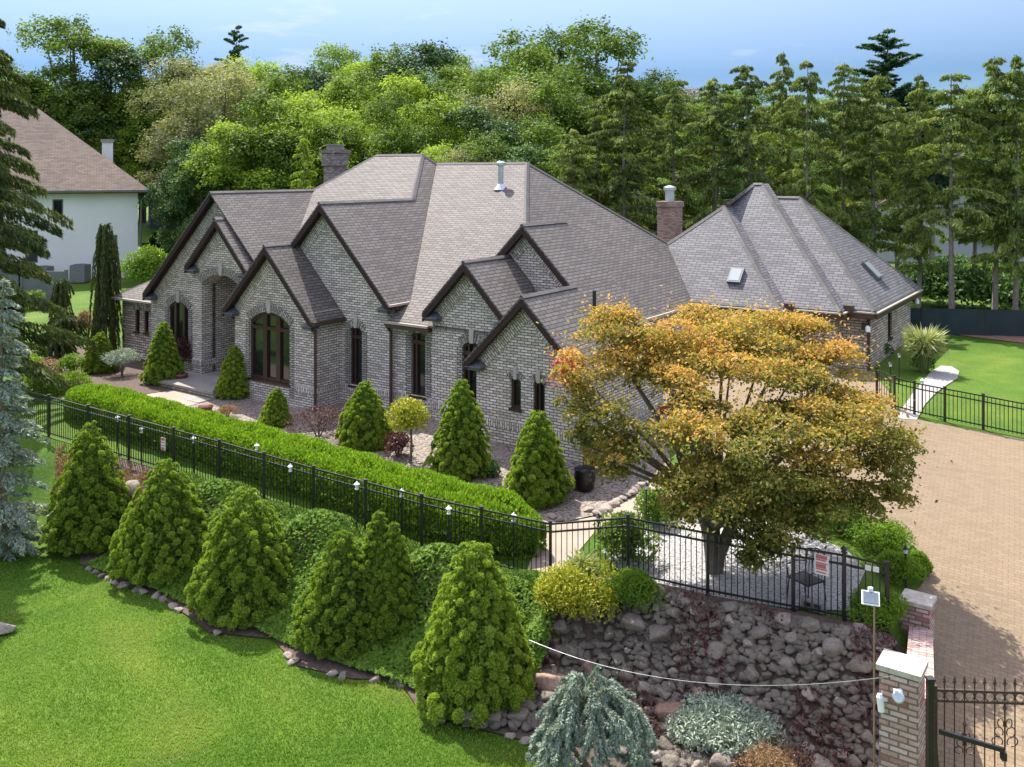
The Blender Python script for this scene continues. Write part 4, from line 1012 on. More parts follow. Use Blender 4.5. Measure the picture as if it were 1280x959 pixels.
for lo, hi in (((-.2, -.09, 0), (-.16, .09, .18)), ((.16, -.09, 0), (.2, .09, .18)), ((-.02, -.088, .03), (.02, .088, .15)), ((-.16, -.09, 0), (.16, .09, .035)), ((-.16, -.09, .145), (.16, .09, .18))): b.box(lo, hi)
b.box((-.155, .05, .036), (.155, .06, .144)); b.build('block', M['concrete'], f)
p = G(731, 613); b = MB(); b.lathe([(.16, 0), (.24, .1), (.27, .32), (.25, .5), (.27, .54), (.22, .54), (.2, .4)], p, 18); tag(b.build('urn', M['iron'], smooth=True), 'black barrel shaped urn at the corner of the house on gravel', 'urn')

def pot(px_, py_, r, m, label, cat='pot'):
    p = G(px_, py_); b = MB(); b.lathe([(r * .7, 0), (r, r * 1.3), (r * 1.08, r * 1.32), (r * 1.08, r * 1.5), (r * .9, r * 1.5), (r * .85, r * 1.2)], p, 16)
    return tag(b.build('plant_pot', M[m], smooth=True), label, cat), p
pot(257, 520, .22, 'terracotta', 'low brown clay bowl on the walk end by the dry shrub')
_, pp1 = pot(226, 480, .24, 'terracotta', 'brown clay pot holding a dark shrub beside the entry steps')
_, pp2 = pot(832, 545, .25, 'white', 'white pot of pink flowers seen through the maple')

# cameras on the house
def cam_box(loc, label):
    f = empty('wall_camera', hw(*loc), -TH); tag(f, label, 'camera')
    b = MB(); b.box((-.12, -.06, -.1), (.08, .08, .12)); b.build('mount', M['iron'], f)
    b = MB(); b.tube([(.1, -.1, .05), (.12, -.12, -.02), (.14, -.16, -.16)], [.05, .09, .08], 12); b.build('body', M['white'], f)
cam_box((3.9, 13.05, 2.45), 'white dome camera under the garage eave corner'); cam_box((4.1, 20.3, 2.6), 'camera at the back corner of the garage end wall')

# ================================================================== NEIGHBOUR HOUSE
nba = R_(24); nb = empty('white_house', (-24 - (-24 * math.cos(nba) - 59 * math.sin(nba)), 59 - (-24 * math.sin(nba) + 59 * math.cos(nba)), 0), nba); tag(nb, 'white stucco two storey house with brown shingle hip roof', 'house')
b = MB(); X1, Y1_ = -24.0, 59.0
hwin = [[(-28.9, 5.0), (-28.3, 5.0), (-28.3, 6.2), (-28.9, 6.2)], [(-30.4, 2.3), (-29.7, 2.3), (-29.7, 4.3), (-30.4, 4.3)], [(-25.8, 2.6), (-25.2, 2.6), (-25.2, 3.9), (-25.8, 3.9)]]
wall(b, lambda u, z: (u, Y1_, z), [(-46, -.5), (X1, -.5), (X1, 6.75), (-46, 6.75)], hwin, .15)
b.poly([(X1, Y1_, -.5), (X1, 74, -.5), (X1, 74, 6.75), (X1, Y1_, 6.75)]); b.build('wall', M['stucco'], nb)
for h in hwin:
    fr = MB(); u0, u1, z0, z1 = h[0][0], h[1][0], h[0][1], h[2][1]
    for lo, hi in (((u0, Y1_ + .03, z0), (u0 + .07, Y1_ + .1, z1)), ((u1 - .07, Y1_ + .03, z0), (u1, Y1_ + .1, z1)), ((u0 + .07, Y1_ + .03, z0), (u1 - .07, Y1_ + .1, z0 + .07)), ((u0 + .07, Y1_ + .03, z1 - .07), (u1 - .07, Y1_ + .1, z1))): fr.box(lo, hi)
    wo_ = fr.build('window', M['grey_panel'], nb); g = MB(); g.box((u0 + .02, Y1_ + .11, z0 + .02), (u1 - .02, Y1_ + .12, z1 - .02)); g.build('pane', M['glass'], wo_)
b = MB(); b.slab([(-46, 58.4, 6.75), (-23.3, 58.4, 6.75), (-30.3, 66, 12.4), (-46, 66, 12.4)], .2); b.slab([(-23.3, 58.4, 6.75), (-23.3, 74.6, 6.75), (-30.3, 66, 12.4)], .2); b.slab([(-23.3, 74.6, 6.75), (-46, 74.6, 6.75), (-46, 66, 12.4), (-30.3, 66, 12.4)], .2)
b.build('roof', M['shingle_brown'], nb)
b = MB(); b.box((-26.1, 64.8, 6), (-25.4, 65.6, 9.95)); c_ = b.build('chimney', M['stucco'], nb); b = MB(); b.box((-26.18, 64.7, 9.95), (-25.32, 65.7, 10.15)); b.build('chimney_cap', M['concrete'], c_)
pipe('downspout', [(-23.3, 58.3, 6.6), (-23.8, 58.8, 6.1), (-23.85, 58.88, 1.0)], .07, M['grey_panel'], parent=nb); pipe('vent_pipe', [(-31.5, 62, 9), (-31.5, 62, 10.1)], .08, M['iron'], parent=nb)
b = MB(); b.box((-46, 58.3, 6.62), (-23.25, 58.39, 6.76)); b.build('gutter', M['grey_panel'], nb)
for x, y, lb in ((-28.5, 55.9, 'grey air conditioner unit by the white house wall, left of the pair'), (-26.6, 56.7, 'grey air conditioner unit by the white house wall, right of the pair')):
    f = empty('air_conditioner', ground(x, y)); tag(f, lb, 'air conditioner', 'air conditioners of the white house')
    b = MB(); b.box((-.45, -.45, .05), (.45, .45, 1.1)); b.build('casing', M['ac'], f)
    b = MB(); b.lathe([(.38, 0), (.4, .03), (.1, .06)], (0, 0, 1.1), 16); b.build('fan_guard', M['grey_panel'], f)
f = empty('panel_fence', ground(-24.2, 50)); tag(f, 'low grey panel fence in front of the white house', 'fence')
for i in range(6):
    b = MB(); b.box((-2.6 - 2.4 * i, -.04, -.2), (-.1 - 2.4 * i, .04, 1.7)); b.build('panel', M['grey_panel'], f)
    b = MB(); b.box((-.1 - 2.4 * i, -.07, -.2), (.04 - 2.4 * i, .07, 1.8)); b.build('post', M['grey_panel'], f)
b = MB()
for i in range(7): b.box((-33 + 3 * i, 83.9, terrain(-33 + 3 * i, 84) - .2), (-30.05 + 3 * i, 84.0, terrain(-33 + 3 * i, 84) + 2.6))
tag(b.build('screen_fence', M['screen']), 'dark screen fence at the far end of the lawn behind the white house', 'fence')
# grey house among the trees, right
gh = empty('grey_house', (0, 0, 0)); tag(gh, 'grey sided house half hidden behind the conifers on the right', 'house')
m_sid = simple('siding', (.40, .41, .42), (.48, .49, .50), 1, .8); gz = 1.0
b = MB(); b.box((27, 68, gz - 1), (40, 78, gz + 4.6)); b.poly([(27, 67.99, gz + 4.6), (40, 67.99, gz + 4.6), (33.5, 67.99, gz + 8.2)]); b.build('wall', m_sid, gh)
b = MB(); b.slab([(26.5, 67.4, gz + 4.3), (33.5, 67.4, gz + 8.3), (33.5, 79, gz + 8.3), (26.5, 79, gz + 4.3)], .2); b.slab([(33.5, 67.4, gz + 8.3), (40.5, 67.4, gz + 4.3), (40.5, 79, gz + 4.3), (33.5, 79, gz + 8.3)], .2); b.build('roof', M['shingle_brown'], gh)
for x in (29.5, 35.5):
    b = MB(); b.box((x, 67.9, gz + 1.4), (x + 1.6, 67.98, gz + 2.9)); wi = b.build('window', M['white'], gh); b = MB(); b.box((x + .1, 67.87, gz + 1.5), (x + 1.5, 67.895, gz + 2.8)); b.build('pane', M['glass'], wi)
# ================================================================== VEGETATION
def part(name, me, parent, m=None): return link(name, me, parent)
def trunk_mesh(name, segs, m, n=8):
    b = MB()
    for pts, rad in segs: b.tube(pts, rad, n, cap=False)
    return b.mesh(name, m, True)

# ---- dwarf conical spruces: bumpy cones made of sprays
def cone_spruce(seed, npuff=430, per=62, lean=0.0, ll=.05):
    """unit height 1, base radius 1 (scaled on placing); P in real metres needs isotropic sprays, so the size is passed on"""
    return seed
def spruce_mesh(seed, H, R, npuff=430, per=70, parts=((0, 0, 1, 1),), m='spruce', ll=.075, lw=.036, expo=.8):
    """bumpy cone: puffs of short sprays on a lumpy conical surface, dark gaps between them"""
    rng = np.random.default_rng(seed); allV = []; allT = []
    for (ox, oy, hs, rs) in parts:
        h, r = H * hs, R * rs
        # big lobes first, puffs on the lobes
        nl = 46; tl = 1 - np.sqrt(rng.uniform(0, 1, nl)); al = (np.arange(nl) * 2.39996 + rng.uniform(-.4, .4, nl)); hl_ = rng.uniform(.06, .27, nl); wl = rng.uniform(.10, .22, nl)
        def radius(t, ang):
            base = (1 - t) ** expo * np.minimum(1, .82 + t * 2.0)
            e = np.zeros_like(t)
            for q in range(nl):
                da = np.angle(np.exp(1j * (ang - al[q]))) * np.maximum(.25, 1 - t) * .55; dt = (t - tl[q]) * h / (2 * r) * 1.0
                e = np.maximum(e, hl_[q] * np.sqrt(np.maximum(0, 1 - (da * da + dt * dt) / wl[q] ** 2)))
            return r * base * (.83 + e)
        k = npuff; ii = np.arange(k); t = np.clip(1 - np.sqrt((ii + rng.uniform(.2, .8, k)) / k), 0, .985); ang = ii * 2.39996 + rng.uniform(-.25, .25, k)
        rad = radius(t, ang); pr = .66 * math.sqrt(math.pi * r * h * 1.1 / k) * rng.uniform(.6, 1.25, k) * (.6 + .4 * (1 - t)) * .92; pr_old = np.clip(.05 + .065 * rng.uniform(.6, 1.5, k), .04, .16) * (.85 + .72 * R) * (.55 + .45 * (1 - t))
        out = nrmz(np.stack([np.cos(ang), np.sin(ang), np.full(k, .65)], 1))
        c = np.stack([ox + np.cos(ang) * (rad - pr * .45), oy + np.sin(ang) * (rad - pr * .45), t * h + .04], 1)
        n = k * per; ci = np.repeat(np.arange(k), per)
        d = nrmz(rdir(rng, n) + out[ci] * 1.0 + np.array([0, 0, .25]))
        base = c[ci] + d * pr[ci][:, None] * rng.uniform(.8, 1.06, (n, 1))
        T = nrmz(d * 1.0 + rng.normal(size=(n, 3)) * .42)
        allV.append(leaves(base, T, ll * rng.uniform(.7, 1.25, n), lw * rng.uniform(.7, 1.2, n), rng, up=d))
        tp = rng.uniform(.27, .45, k); allT.append(np.clip(tp[ci] + rng.uniform(-.25, .33, n), 0, 1))
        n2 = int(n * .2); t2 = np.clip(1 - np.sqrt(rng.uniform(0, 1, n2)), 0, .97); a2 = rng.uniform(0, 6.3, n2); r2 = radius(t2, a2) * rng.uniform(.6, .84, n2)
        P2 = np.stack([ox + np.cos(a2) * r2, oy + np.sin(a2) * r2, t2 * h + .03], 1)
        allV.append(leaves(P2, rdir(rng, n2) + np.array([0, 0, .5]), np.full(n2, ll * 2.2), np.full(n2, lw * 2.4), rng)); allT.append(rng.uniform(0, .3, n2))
    return quads_mesh('foliage', np.concatenate(allV), M[m], np.concatenate(allT))

def put_spruce(seed, top, bottom, hw_px, cx_px, label, parts=None, group='dwarf cone spruces', expo=.58, cat='spruce', m='spruce'):
    c = G(cx_px, bottom - hw_px * .42); Rr = hw_px * c.y / FPX * 1.08; H = zpx(top, c.y) - c.z
    f = empty('cone_spruce', c); tag(f, label, cat, group)
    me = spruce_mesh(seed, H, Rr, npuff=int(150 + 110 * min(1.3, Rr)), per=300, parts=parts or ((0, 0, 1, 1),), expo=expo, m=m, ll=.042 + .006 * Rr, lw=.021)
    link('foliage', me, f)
    b = MB(); b.tube([(0, 0, -.2), (0, 0, H * .85)], [.07, .015], 8); b.build('trunk', M['bark'], f)
    return f
put_spruce(1, 527, 702, 52, 112, 'dwarf cone spruce right beside the blue spruce, by the fence')
put_spruce(2, 574, 738, 62, 206, 'dwarf cone spruce in front of the small white fence notice')
put_spruce(3, 609, 787, 67, 306, 'wide dwarf cone spruce, third in the lawn row counting from the blue spruce', expo=.5)
put_spruce(4, 664, 826, 60, 428, 'broad shorter dwarf spruce leaning against a taller narrow one')
put_spruce(5, 639, 800, 40, 474, 'narrow dwarf spruce with two tips rising behind the broad shorter one', parts=((-.02, 0, 1, .9), (.3, -.15, .93, .8)))
put_spruce(6, 676, 905, 76, 590, 'largest dwarf cone spruce, next to the big brown boulder', parts=((0, 0, 1, .98), (.16, .1, .97, .8)))
put_spruce(7, 402, 489, 24, 204, 'dark cone spruce against the tall window left of the entry arch')
put_spruce(8, 432, 506, 22, 292, 'cone spruce beside the entry steps and the big bay window')
put_spruce(9, 487, 540, 20, 345, 'smallest cone spruce, in gravel under the bay window corner')
put_spruce(10, 477, 572, 37, 456, 'cone spruce with a low side branch by the downspout', parts=((0, 0, 1, .92), (.42, -.1, .45, .62)))
put_spruce(11, 474, 608, 39, 576, 'tall narrow cone spruce in front of the second gable wall', expo=.6)
put_spruce(12, 513, 642, 43, 672, 'cone spruce under the two small windows of the end gable')
put_spruce(13, 416, 474, 22, 125, 'small cone spruce with bare trunk in the left garden bed', expo=.55)

# ---- leafy blobs for shrubs
def shrub_mesh(seed, rx, ry, rz, n, size, m, lobes=9, flat=0.0, asp=.55, zc=None):
    rng = np.random.default_rng(seed); zc = rz if zc is None else zc
    V = []; Tn = []
    lc = rdir(rng, lobes) * rng.uniform(.35, .62, (lobes, 1)); lc[:, 2] = np.abs(lc[:, 2]) * .9 - .1; lr = rng.uniform(.38, .56, lobes)
    li = rng.integers(0, lobes, n); d = rdir(rng, n); d[:, 2] = np.where(d[:, 2] < -.8, -d[:, 2], d[:, 2])
    p = lc[li] + d * (lr[li] * rng.uniform(.55, 1.06, n) ** .5)[:, None]
    P = p * np.array([rx, ry, rz]) + np.array([0, 0, zc * .62]); P[:, 2] = np.maximum(P[:, 2], .03)
    T = nrmz(d * .6 + rng.normal(size=(n, 3)) * .7 + np.array([0, 0, .2 - flat]))
    V = leaves(P, T, size * rng.uniform(.7, 1.35, n), size * asp * rng.uniform(.8, 1.2, n), rng, up=nrmz(d + np.array([0, 0, .8])))
    tn = np.clip(.45 + rng.uniform(-.25, .25, lobes)[li] * .8 + rng.uniform(-.25, .25, n), 0, 1)
    return quads_mesh('foliage', V, M[m], tn)
def shrub(px_, bottom, hwp, hgt_px, m, label, name='shrub', cat='shrub', n=2600, size=.07, seed=0, group=None, stem=True, asp=.55, dz=.0, lobes=9):
    c = G(px_, bottom - hwp * .3); r = hwp * c.y / FPX; h = hgt_px * c.y / FPX
    f = empty(name, c + Vector((0, 0, dz))); tag(f, label, cat, group)
    link('foliage', shrub_mesh(seed or int(px_ * 7 + bottom), r, r * .9, h * .55, n, size, m, lobes, asp=asp), f)
    if stem:
        b = MB()
        for k in range(4):
            t = k * 1.7; b.tube([(0, 0, -.1), (.2 * r * math.cos(t), .2 * r * math.sin(t), h * .3), (.45 * r * math.cos(t), .45 * r * math.sin(t), h * .6)], [.025, .018, .008], 6)
        b.build('stems', M['bark'], f)
    return f
shrub(398, 560, 46, 54, 'shrub_red', 'dark red laceleaf maple shrub at the wall beside the bay', 'maple_shrub', n=3600, size=.06, asp=.3)
shrub(283, 528, 19, 20, 'shrub_tan', 'dry tan shrub at the edge of the entry walk', n=2200, size=.05, asp=.3)
shrub(228, 472, 15, 46, 'shrub_red', 'dark shrub growing in the clay pot by the entry steps', n=1500, size=.07, dz=.3)
shrub(498, 580, 26, 40, 'shrub_red', 'low purple pink shrub between two cone spruces at the wall', n=2200, size=.06)
shrub(612, 600, 20, 26, 'wood_dark', 'dark low shrub between the tall spruce and the end gable', n=1500, size=.07)
shrub(322, 470, 12, 30, 'wood_dark', 'small dark shrub half hidden behind the entry spruce', n=900, size=.07)
shrub(820, 664, 30, 66, 'shrub_lime', 'round lime green shrub at the bend of the side walk', n=4200, size=.06)
shrub(722, 792, 58, 92, 'shrub_y', 'golden yellow feathery shrub on the slope below the fence', n=7800, size=.075, lobes=16, asp=.35)
shrub(785, 778, 42, 70, 'shrub_g', 'dark green feathery shrub right of the golden one', n=5200, size=.07, lobes=12, asp=.35)
shrub(783, 716, 46, 74, 'wood_mid', 'dark green bush behind the fence on the side walk', n=5600, size=.07, lobes=12)
shrub(695, 760, 26, 44, 'shrub_g', 'fresh green bush between golden shrub and big cone spruce', n=2600, size=.07)
shrub(1096, 792, 42, 56, 'shrub_g', 'clipped green juniper bush at the gate end of the fence', n=5600, size=.06, lobes=12, asp=.35)
for i, (x, yb, w_, h_) in enumerate(((1052, 680, 44, 50), (1098, 706, 46, 52), (1128, 738, 38, 50), (1010, 655, 40, 40), (968, 640, 36, 36), (1146, 722, 22, 34))):
    shrub(x, yb, w_, h_, 'shrub_lime' if i in (0, 3) else 'shrub_g', ['pale green juniper mound under the right of the maple, by the drive', 'green juniper mound behind the white plates of the fence', 'green juniper mound nearest the low brick pillar', 'lime green mound under the maple behind the red sign', 'small green mound in the shade behind the maple trunk', 'small green tuft at the drive edge beside the tall lamp'][i], 'juniper_mound', 'shrub', n=4600, size=.065, group='juniper mounds along the drive', asp=.4, lobes=12)
shrub(1100, 452, 18, 26, 'wood_dark', 'dark climbing shrub at the garage wall corner', n=1500, size=.09)
shrub(760, 600, 36, 60, 'maple', 'small orange green maple shrub at the house corner downspout', n=3600, size=.07)
shrub(832, 536, 12, 16, 'shrub_red', 'pink flowers in the white pot seen through the maple', 'flowers', 'flowers', n=600, size=.08, dz=.3, stem=False).children[0].data.materials[0] = M['maplered']
shrub(908, 956, 76, 66, 'blue', 'spreading silver blue juniper at the foot of the rockery', 'blue_juniper', 'shrub', n=11000, size=.085, lobes=18, asp=.28)
shrub(965, 990, 62, 62, 'shrub_tan', 'dry tan shrub at the bottom edge by the blue juniper', n=5200, size=.05, asp=.3)
# left garden
shrub(62, 478, 28, 26, 'shrub_tan', 'brown dry shrub inside the lime hedge of the left garden', n=1800, size=.06)
shrub(92, 476, 24, 34, 'shrub_g', 'pale green shrub beside the small bare trunk spruce', n=2200, size=.07)
shrub(110, 426, 16, 44, 'shrub_tan', 'russet shrub in front of the weeping cedar', n=1800, size=.08)
shrub(178, 372, 34, 66, 'shrub_lime', 'big bright lime bush between the white house and the left wing', n=4800, size=.16, lobes=12)
shrub(160, 352, 24, 30, 'shrub_lime', 'smaller bright bush left of the big lime bush', n=2000, size=.16)
shrub(40, 392, 20, 30, 'wood_mid', 'mid green bush behind the drooping spruce by the grey fence', n=1600, size=.12)
shrub(1152, 470, 18, 26, 'wood_dark', 'dark low plant under the pampas grass', n=1200, size=.08)
shrub(193, 322, 9, 38, 'wood_dark', 'slim dark arborvitae on the far lawn beside the white house', 'arborvitae', 'tree', n=2200, size=.14)
shrub(183, 322, 6, 24, 'wood_dark', 'smaller dark arborvitae beside the slim one on the far lawn', 'arborvitae', 'tree', n=1200, size=.14)
# small tree with yellow leaves by the wall
c = G(513, 580); f = empty('small_tree', c); tag(f, 'small pale yellow green tree with thin trunk by the tall window', 'tree')
link('crown', (lambda me: me)(shrub_mesh(515, .72, .7, .75, 3000, .085, 'shrub_y', 12, zc=1.9)), f)
b = MB(); b.tube([(0, 0, -.1), (.03, 0, .6), (-.02, .02, 1.4)], [.04, .03, .02], 8)
for t in (0, 2, 4): b.tube([(0, 0, .9), (.3 * math.cos(t), .3 * math.sin(t), 1.4), (.5 * math.cos(t), .5 * math.sin(t), 1.8)], [.02, .014, .006], 6)
b.build('trunk', M['bark'], f)
# flat blue pine
c = G(152, 470); f = empty('flat_pine', c); tag(f, 'small flat topped blue pine with thin trunk near the entry walk', 'tree')
link('crown', shrub_mesh(152, .85, .8, .42, 3000, .09, 'blue', 12, zc=1.05, asp=.25), f)
b = MB(); b.tube([(0, 0, -.1), (.05, 0, .5), (-.02, .02, .95)], [.05, .04, .025], 8); b.build('trunk', M['bark'], f)

# ---- strand plants: weeping cedars, pampas grass
def strands(seed, curves, n_per, L, W, m, droop=.8, spread=.05):
    rng = np.random.default_rng(seed); V = []; Tn = []
    for pts in curves:
        P0 = np.array(pts); k = len(P0); t = rng.uniform(0, k - 1.001, n_per); i = t.astype(int); fr = (t - i)[:, None]
        p = P0[i] * (1 - fr) + P0[i + 1] * fr; d = nrmz(P0[i + 1] - P0[i])
        q = rdir(rng, n_per); T = nrmz(d * .8 + q * .6 + np.array([0, 0, -droop * .6]))
        V.append(leaves(p + q * spread * rng.uniform(.3, 1, (n_per, 1)), T, L * rng.uniform(.7, 1.3, n_per), W * rng.uniform(.7, 1.3, n_per), rng)); Tn.append(rng.uniform(.0, 1, n_per) * .8 + rng.uniform(0, .2))
    return quads_mesh('foliage', np.concatenate(V), M[m], np.concatenate(Tn))
rng0 = np.random.default_rng(11)
def weeping(px_, bottom, top, hwp, label, m='cedar', ncur=70, n_per=190):
    c = G(px_, bottom); H = zpx(top, c.y) - c.z; r = hwp * c.y / FPX
    f = empty('weeping_conifer', c); tag(f, label, 'tree', 'weeping conifers of the left garden'); cur = []
    for k in range(ncur):
        a = rng0.uniform(0, 6.28); z0 = H * (1 - .75 * (k / ncur) ** 1.3); rr_ = r * rng0.uniform(.35, 1.0); ln = rng0.uniform(.25, .6) * H
        x, y = math.cos(a), math.sin(a); p = [(0, 0, z0 * .97), (x * rr_ * .5, y * rr_ * .5, z0)]
        for j in range(1, 6): p.append((x * rr_ * (.75 + .08 * j), y * rr_ * (.75 + .08 * j), max(.05, z0 - ln * j / 5)))
        cur.append(p)
    link('foliage', strands(int(px_), cur, n_per, .16, .035, m), f)
    b = MB(); b.tube([(0, 0, -.2), (.05, 0, H * .5), (0, 0, H)], [.10, .07, .03], 8); b.build('trunk', M['bark'], f)
weeping(131, 446, 280, 19, 'tall slim weeping cedar in front of the white house corner', ncur=110, n_per=230)
weeping(76, 398, 350, 14, 'pointed weeping conifer behind the two low mounds'); weeping(80, 424, 396, 26, 'upper weeping mound in the left garden', n_per=170); weeping(72, 446, 414, 25, 'lower weeping mound in the left garden', n_per=170)
def plume(px_, bottom, h, r, label, n=1500):
    c = G(px_, bottom); f = empty('pampas_grass', c); tag(f, label, 'grass plant'); cur = []
    rg = np.random.default_rng(5); V = []; Tn = []
    a = rg.uniform(0, 6.28, n); sp = rg.uniform(.1, 1, n) ** .7 * r; hh = h * rg.uniform(.55, 1.05, n)
    P0 = np.stack([np.cos(a) * .12, np.sin(a) * .12, np.zeros(n)], 1); P1 = np.stack([np.cos(a) * sp * .45, np.sin(a) * sp * .45, hh * .75], 1); P2 = np.stack([np.cos(a) * sp, np.sin(a) * sp, hh * rg.uniform(.6, 1.0, n)], 1)
    for A, B_, k in ((P0, P1, 0), (P1, P2, .45)):
        V.append(leaves((A + B_) / 2, B_ - A, np.linalg.norm(B_ - A, axis=1) * 1.1, np.full(n, .022 + .02 * (k > 0)), rg)); Tn.append(np.clip(k + rg.uniform(0, .5, n), 0, 1))
    link('blades', quads_mesh('blades', np.concatenate(V), M['plume'], np.concatenate(Tn)), f)
plume(1155, 466, 1.7, .85, 'pampas grass clump with pale plumes at the garage end wall')
plume(728, 735, .75, .4, 'small yellow grass tuft by the fence on the side walk', n=300)

# ---- hedge of feathery sprays
def strip_foliage(seed, a0, a1, b0, b1, hgt, n, L, W, m, rnd=.3, taper=1.2):
    rng = np.random.default_rng(seed); a = rng.uniform(a0, a1, n); u = rng.uniform(0, 1, n)
    prof = np.clip(np.minimum((a - a0), (a1 - a)) / taper, .05, 1) ** .5
    bc = (b0 + b1) / 2; hb = (b1 - b0) / 2
    side = rng.uniform(0, 1, n); phi = rng.uniform(-.05, 1.05, n) * math.pi
    sq = lambda x, e: np.sign(x) * np.abs(x) ** e
    lump = 1 + .025 * np.sin(a * 3.1) + .02 * np.sin(a * 7.3 + 2) + rng.uniform(-.10, .035, n)
    bb = bc + hb * sq(np.cos(phi), .55) * prof * lump; zz = hgt * np.maximum(.03, sq(np.sin(phi), .5)) * (.55 + .45 * prof) * lump
    out = np.stack([np.zeros(n), np.cos(phi) * .8, np.sin(phi) + .15], 1)
    wx = OX + a * ct + bb * st; wy = OY - a * st + bb * ct
    k = np.array([terrain(x, y) for x, y in zip(wx[::40], wy[::40])]); kz = np.repeat(k, 40)[:n]
    base = np.array([terrain(x, y) for x, y in zip(wx, wy)])
    P = np.stack([wx, wy, base + zz], 1)
    ow = np.stack([out[:, 1] * st, out[:, 1] * ct, out[:, 2]], 1)
    T = nrmz(ow * .8 + rng.normal(size=(n, 3)) * .45 + np.array([.25, -.1, .35]))
    return leaves(P, T, L * rng.uniform(.7, 1.4, n), W * rng.uniform(.7, 1.3, n), rng, up=ow), np.clip(rng.uniform(.1, .9, n), 0, 1)
f = empty('hedge', hw(-7.3, -4.9, 0)); tag(f, 'long bright green feathery hedge running between the fence and the house', 'hedge')
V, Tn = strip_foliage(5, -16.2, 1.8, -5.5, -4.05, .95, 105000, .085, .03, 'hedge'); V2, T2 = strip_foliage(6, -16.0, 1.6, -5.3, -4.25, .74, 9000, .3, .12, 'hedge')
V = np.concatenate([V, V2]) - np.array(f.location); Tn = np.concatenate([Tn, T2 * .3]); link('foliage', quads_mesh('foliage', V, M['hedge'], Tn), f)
b = MB()
for i in range(24):
    a = -15.8 + i * .74; p = hw(a, -4.8) ; z = terrain(p.x, p.y); p = Vector((p.x, p.y, z)) - f.location; b.tube([p + Vector((0, 0, -.1)), p + Vector((.05, .03, .6))], [.03, .015], 6)
b.build('stems', M['bark'], f)
# low lime hedge in the left garden
cur = [Vector(q) for q in xy((40, 462), (34, 474), (48, 488), (72, 494), (102, 488))]; rg = np.random.default_rng(8); V = []; Tn = []
f = empty('lime_hedge', G(60, 488)); tag(f, 'low curved lime yellow hedge in the left garden', 'hedge')
for i in range(len(cur) - 1):
    n = 2600; t = rg.uniform(0, 1, n); d = rdir(rg, n); d[:, 2] = np.abs(d[:, 2]); p = np.array(cur[i])[None] * (1 - t[:, None]) + np.array(cur[i + 1])[None] * t[:, None]
    z = terrain(cur[i].x, cur[i].y); P = np.concatenate([p, np.full((n, 1), z)], 1) + d * np.array([.45, .45, .7]) * rg.uniform(.8, 1.05, (n, 1)) - np.array(f.location)
    V.append(leaves(P, d + rg.normal(size=(n, 3)) * .5, .09 * rg.uniform(.7, 1.3, n), .04 * np.ones(n), rg, up=d)); Tn.append(rg.uniform(0, 1, n))
link('foliage', quads_mesh('foliage', np.concatenate(V), M['shrub_lime'], np.concatenate(Tn)), f)

# ---- ivy and ground cover on the slope
rg = np.random.default_rng(21); n = 42000
a = rg.uniform(-8.6, 3.2, n); d = rg.uniform(-.15, 2.5, n)
hump = np.clip(.34 + .28 * np.sin(a * 1.9 + 1) + .22 * np.sin(a * 3.7 + d * 2), .05, .9) * np.clip(1 - np.abs(d - 1.0) / 1.5, .1, 1)
bb = np.array([edge_b(x) for x in a]) - d; wx = OX + a * ct + bb * st; wy = OY - a * st + bb * ct
z = np.array([terrain(x, y) for x, y in zip(wx, wy)]) + .1 + hump * rg.uniform(.72, 1.05, n) ** .5
P = np.stack([wx, wy, z], 1); up = nrmz(np.array([-.3, -.5, 1.0]) + rg.normal(size=(n, 3)) * .35)
T = nrmz(np.cross(up, rdir(rg, n)))
tag(link('ivy_cover', quads_mesh('ivy_cover', leaves(P, T, .10 * rg.uniform(.6, 1.3, n), .075 * rg.uniform(.7, 1.2, n), rg, up=up), M['ivy'], rg.uniform(0, 1, n))), 'dense green ivy covering the slope between fence and cone spruces', 'ground cover', kind='stuff')
# dry straw patch by the boulder, weeds in the rockery
def scatter(name, px_poly_fn, n, L, W, m, label, cat, h=.12, seed=2):
    rg = np.random.default_rng(seed); P = []
    while len(P) < n:
        q = px_poly_fn(rg)
        if q is not None: P.append(q)
    P = np.array(P); P[:, 2] += rg.uniform(.04, h, n); T = nrmz(rg.normal(size=(n, 3)) + np.array([0, 0, .6]))
    tag(link(name, quads_mesh(name, leaves(P, T, L * rg.uniform(.6, 1.4, n), W * rg.uniform(.6, 1.4, n), rg), M[m], rg.uniform(0, 1, n))), label, cat, kind='stuff')
def rock_area(rg):
    a, d = rg.uniform(2.8, 9.2), rg.uniform(.3, 2.8); p = hw(a, edge_b(a) - d)
    if p.x > lerp(DL_Y, DL_X, p.y) - .5: return None
    if math.sin(a * 2.3 + d) + math.sin(a * 4.1 - d * 3) < .3: return None
    return (p.x, p.y, terrain(p.x, p.y) + .08)
scatter('rockery_weeds', rock_area, 4200, .09, .03, 'shrub_red', 'dark reddish creeping stems between the rockery stones', 'weeds', .22)
def straw_area(rg):
    q = G(rg.uniform(70, 200), rg.uniform(560, 640)); a_, b_ = ab(q.x, q.y)
    if b_ > edge_b(a_) - .1 - .5 * abs(math.sin(a_ * 5)): return None
    return (q.x, q.y, q.z + .06)
scatter('dry_straw', straw_area, 9000, .18, .02, 'shrub_tan', 'dry straw on the bed behind the cone spruces', 'straw', .1, 4)

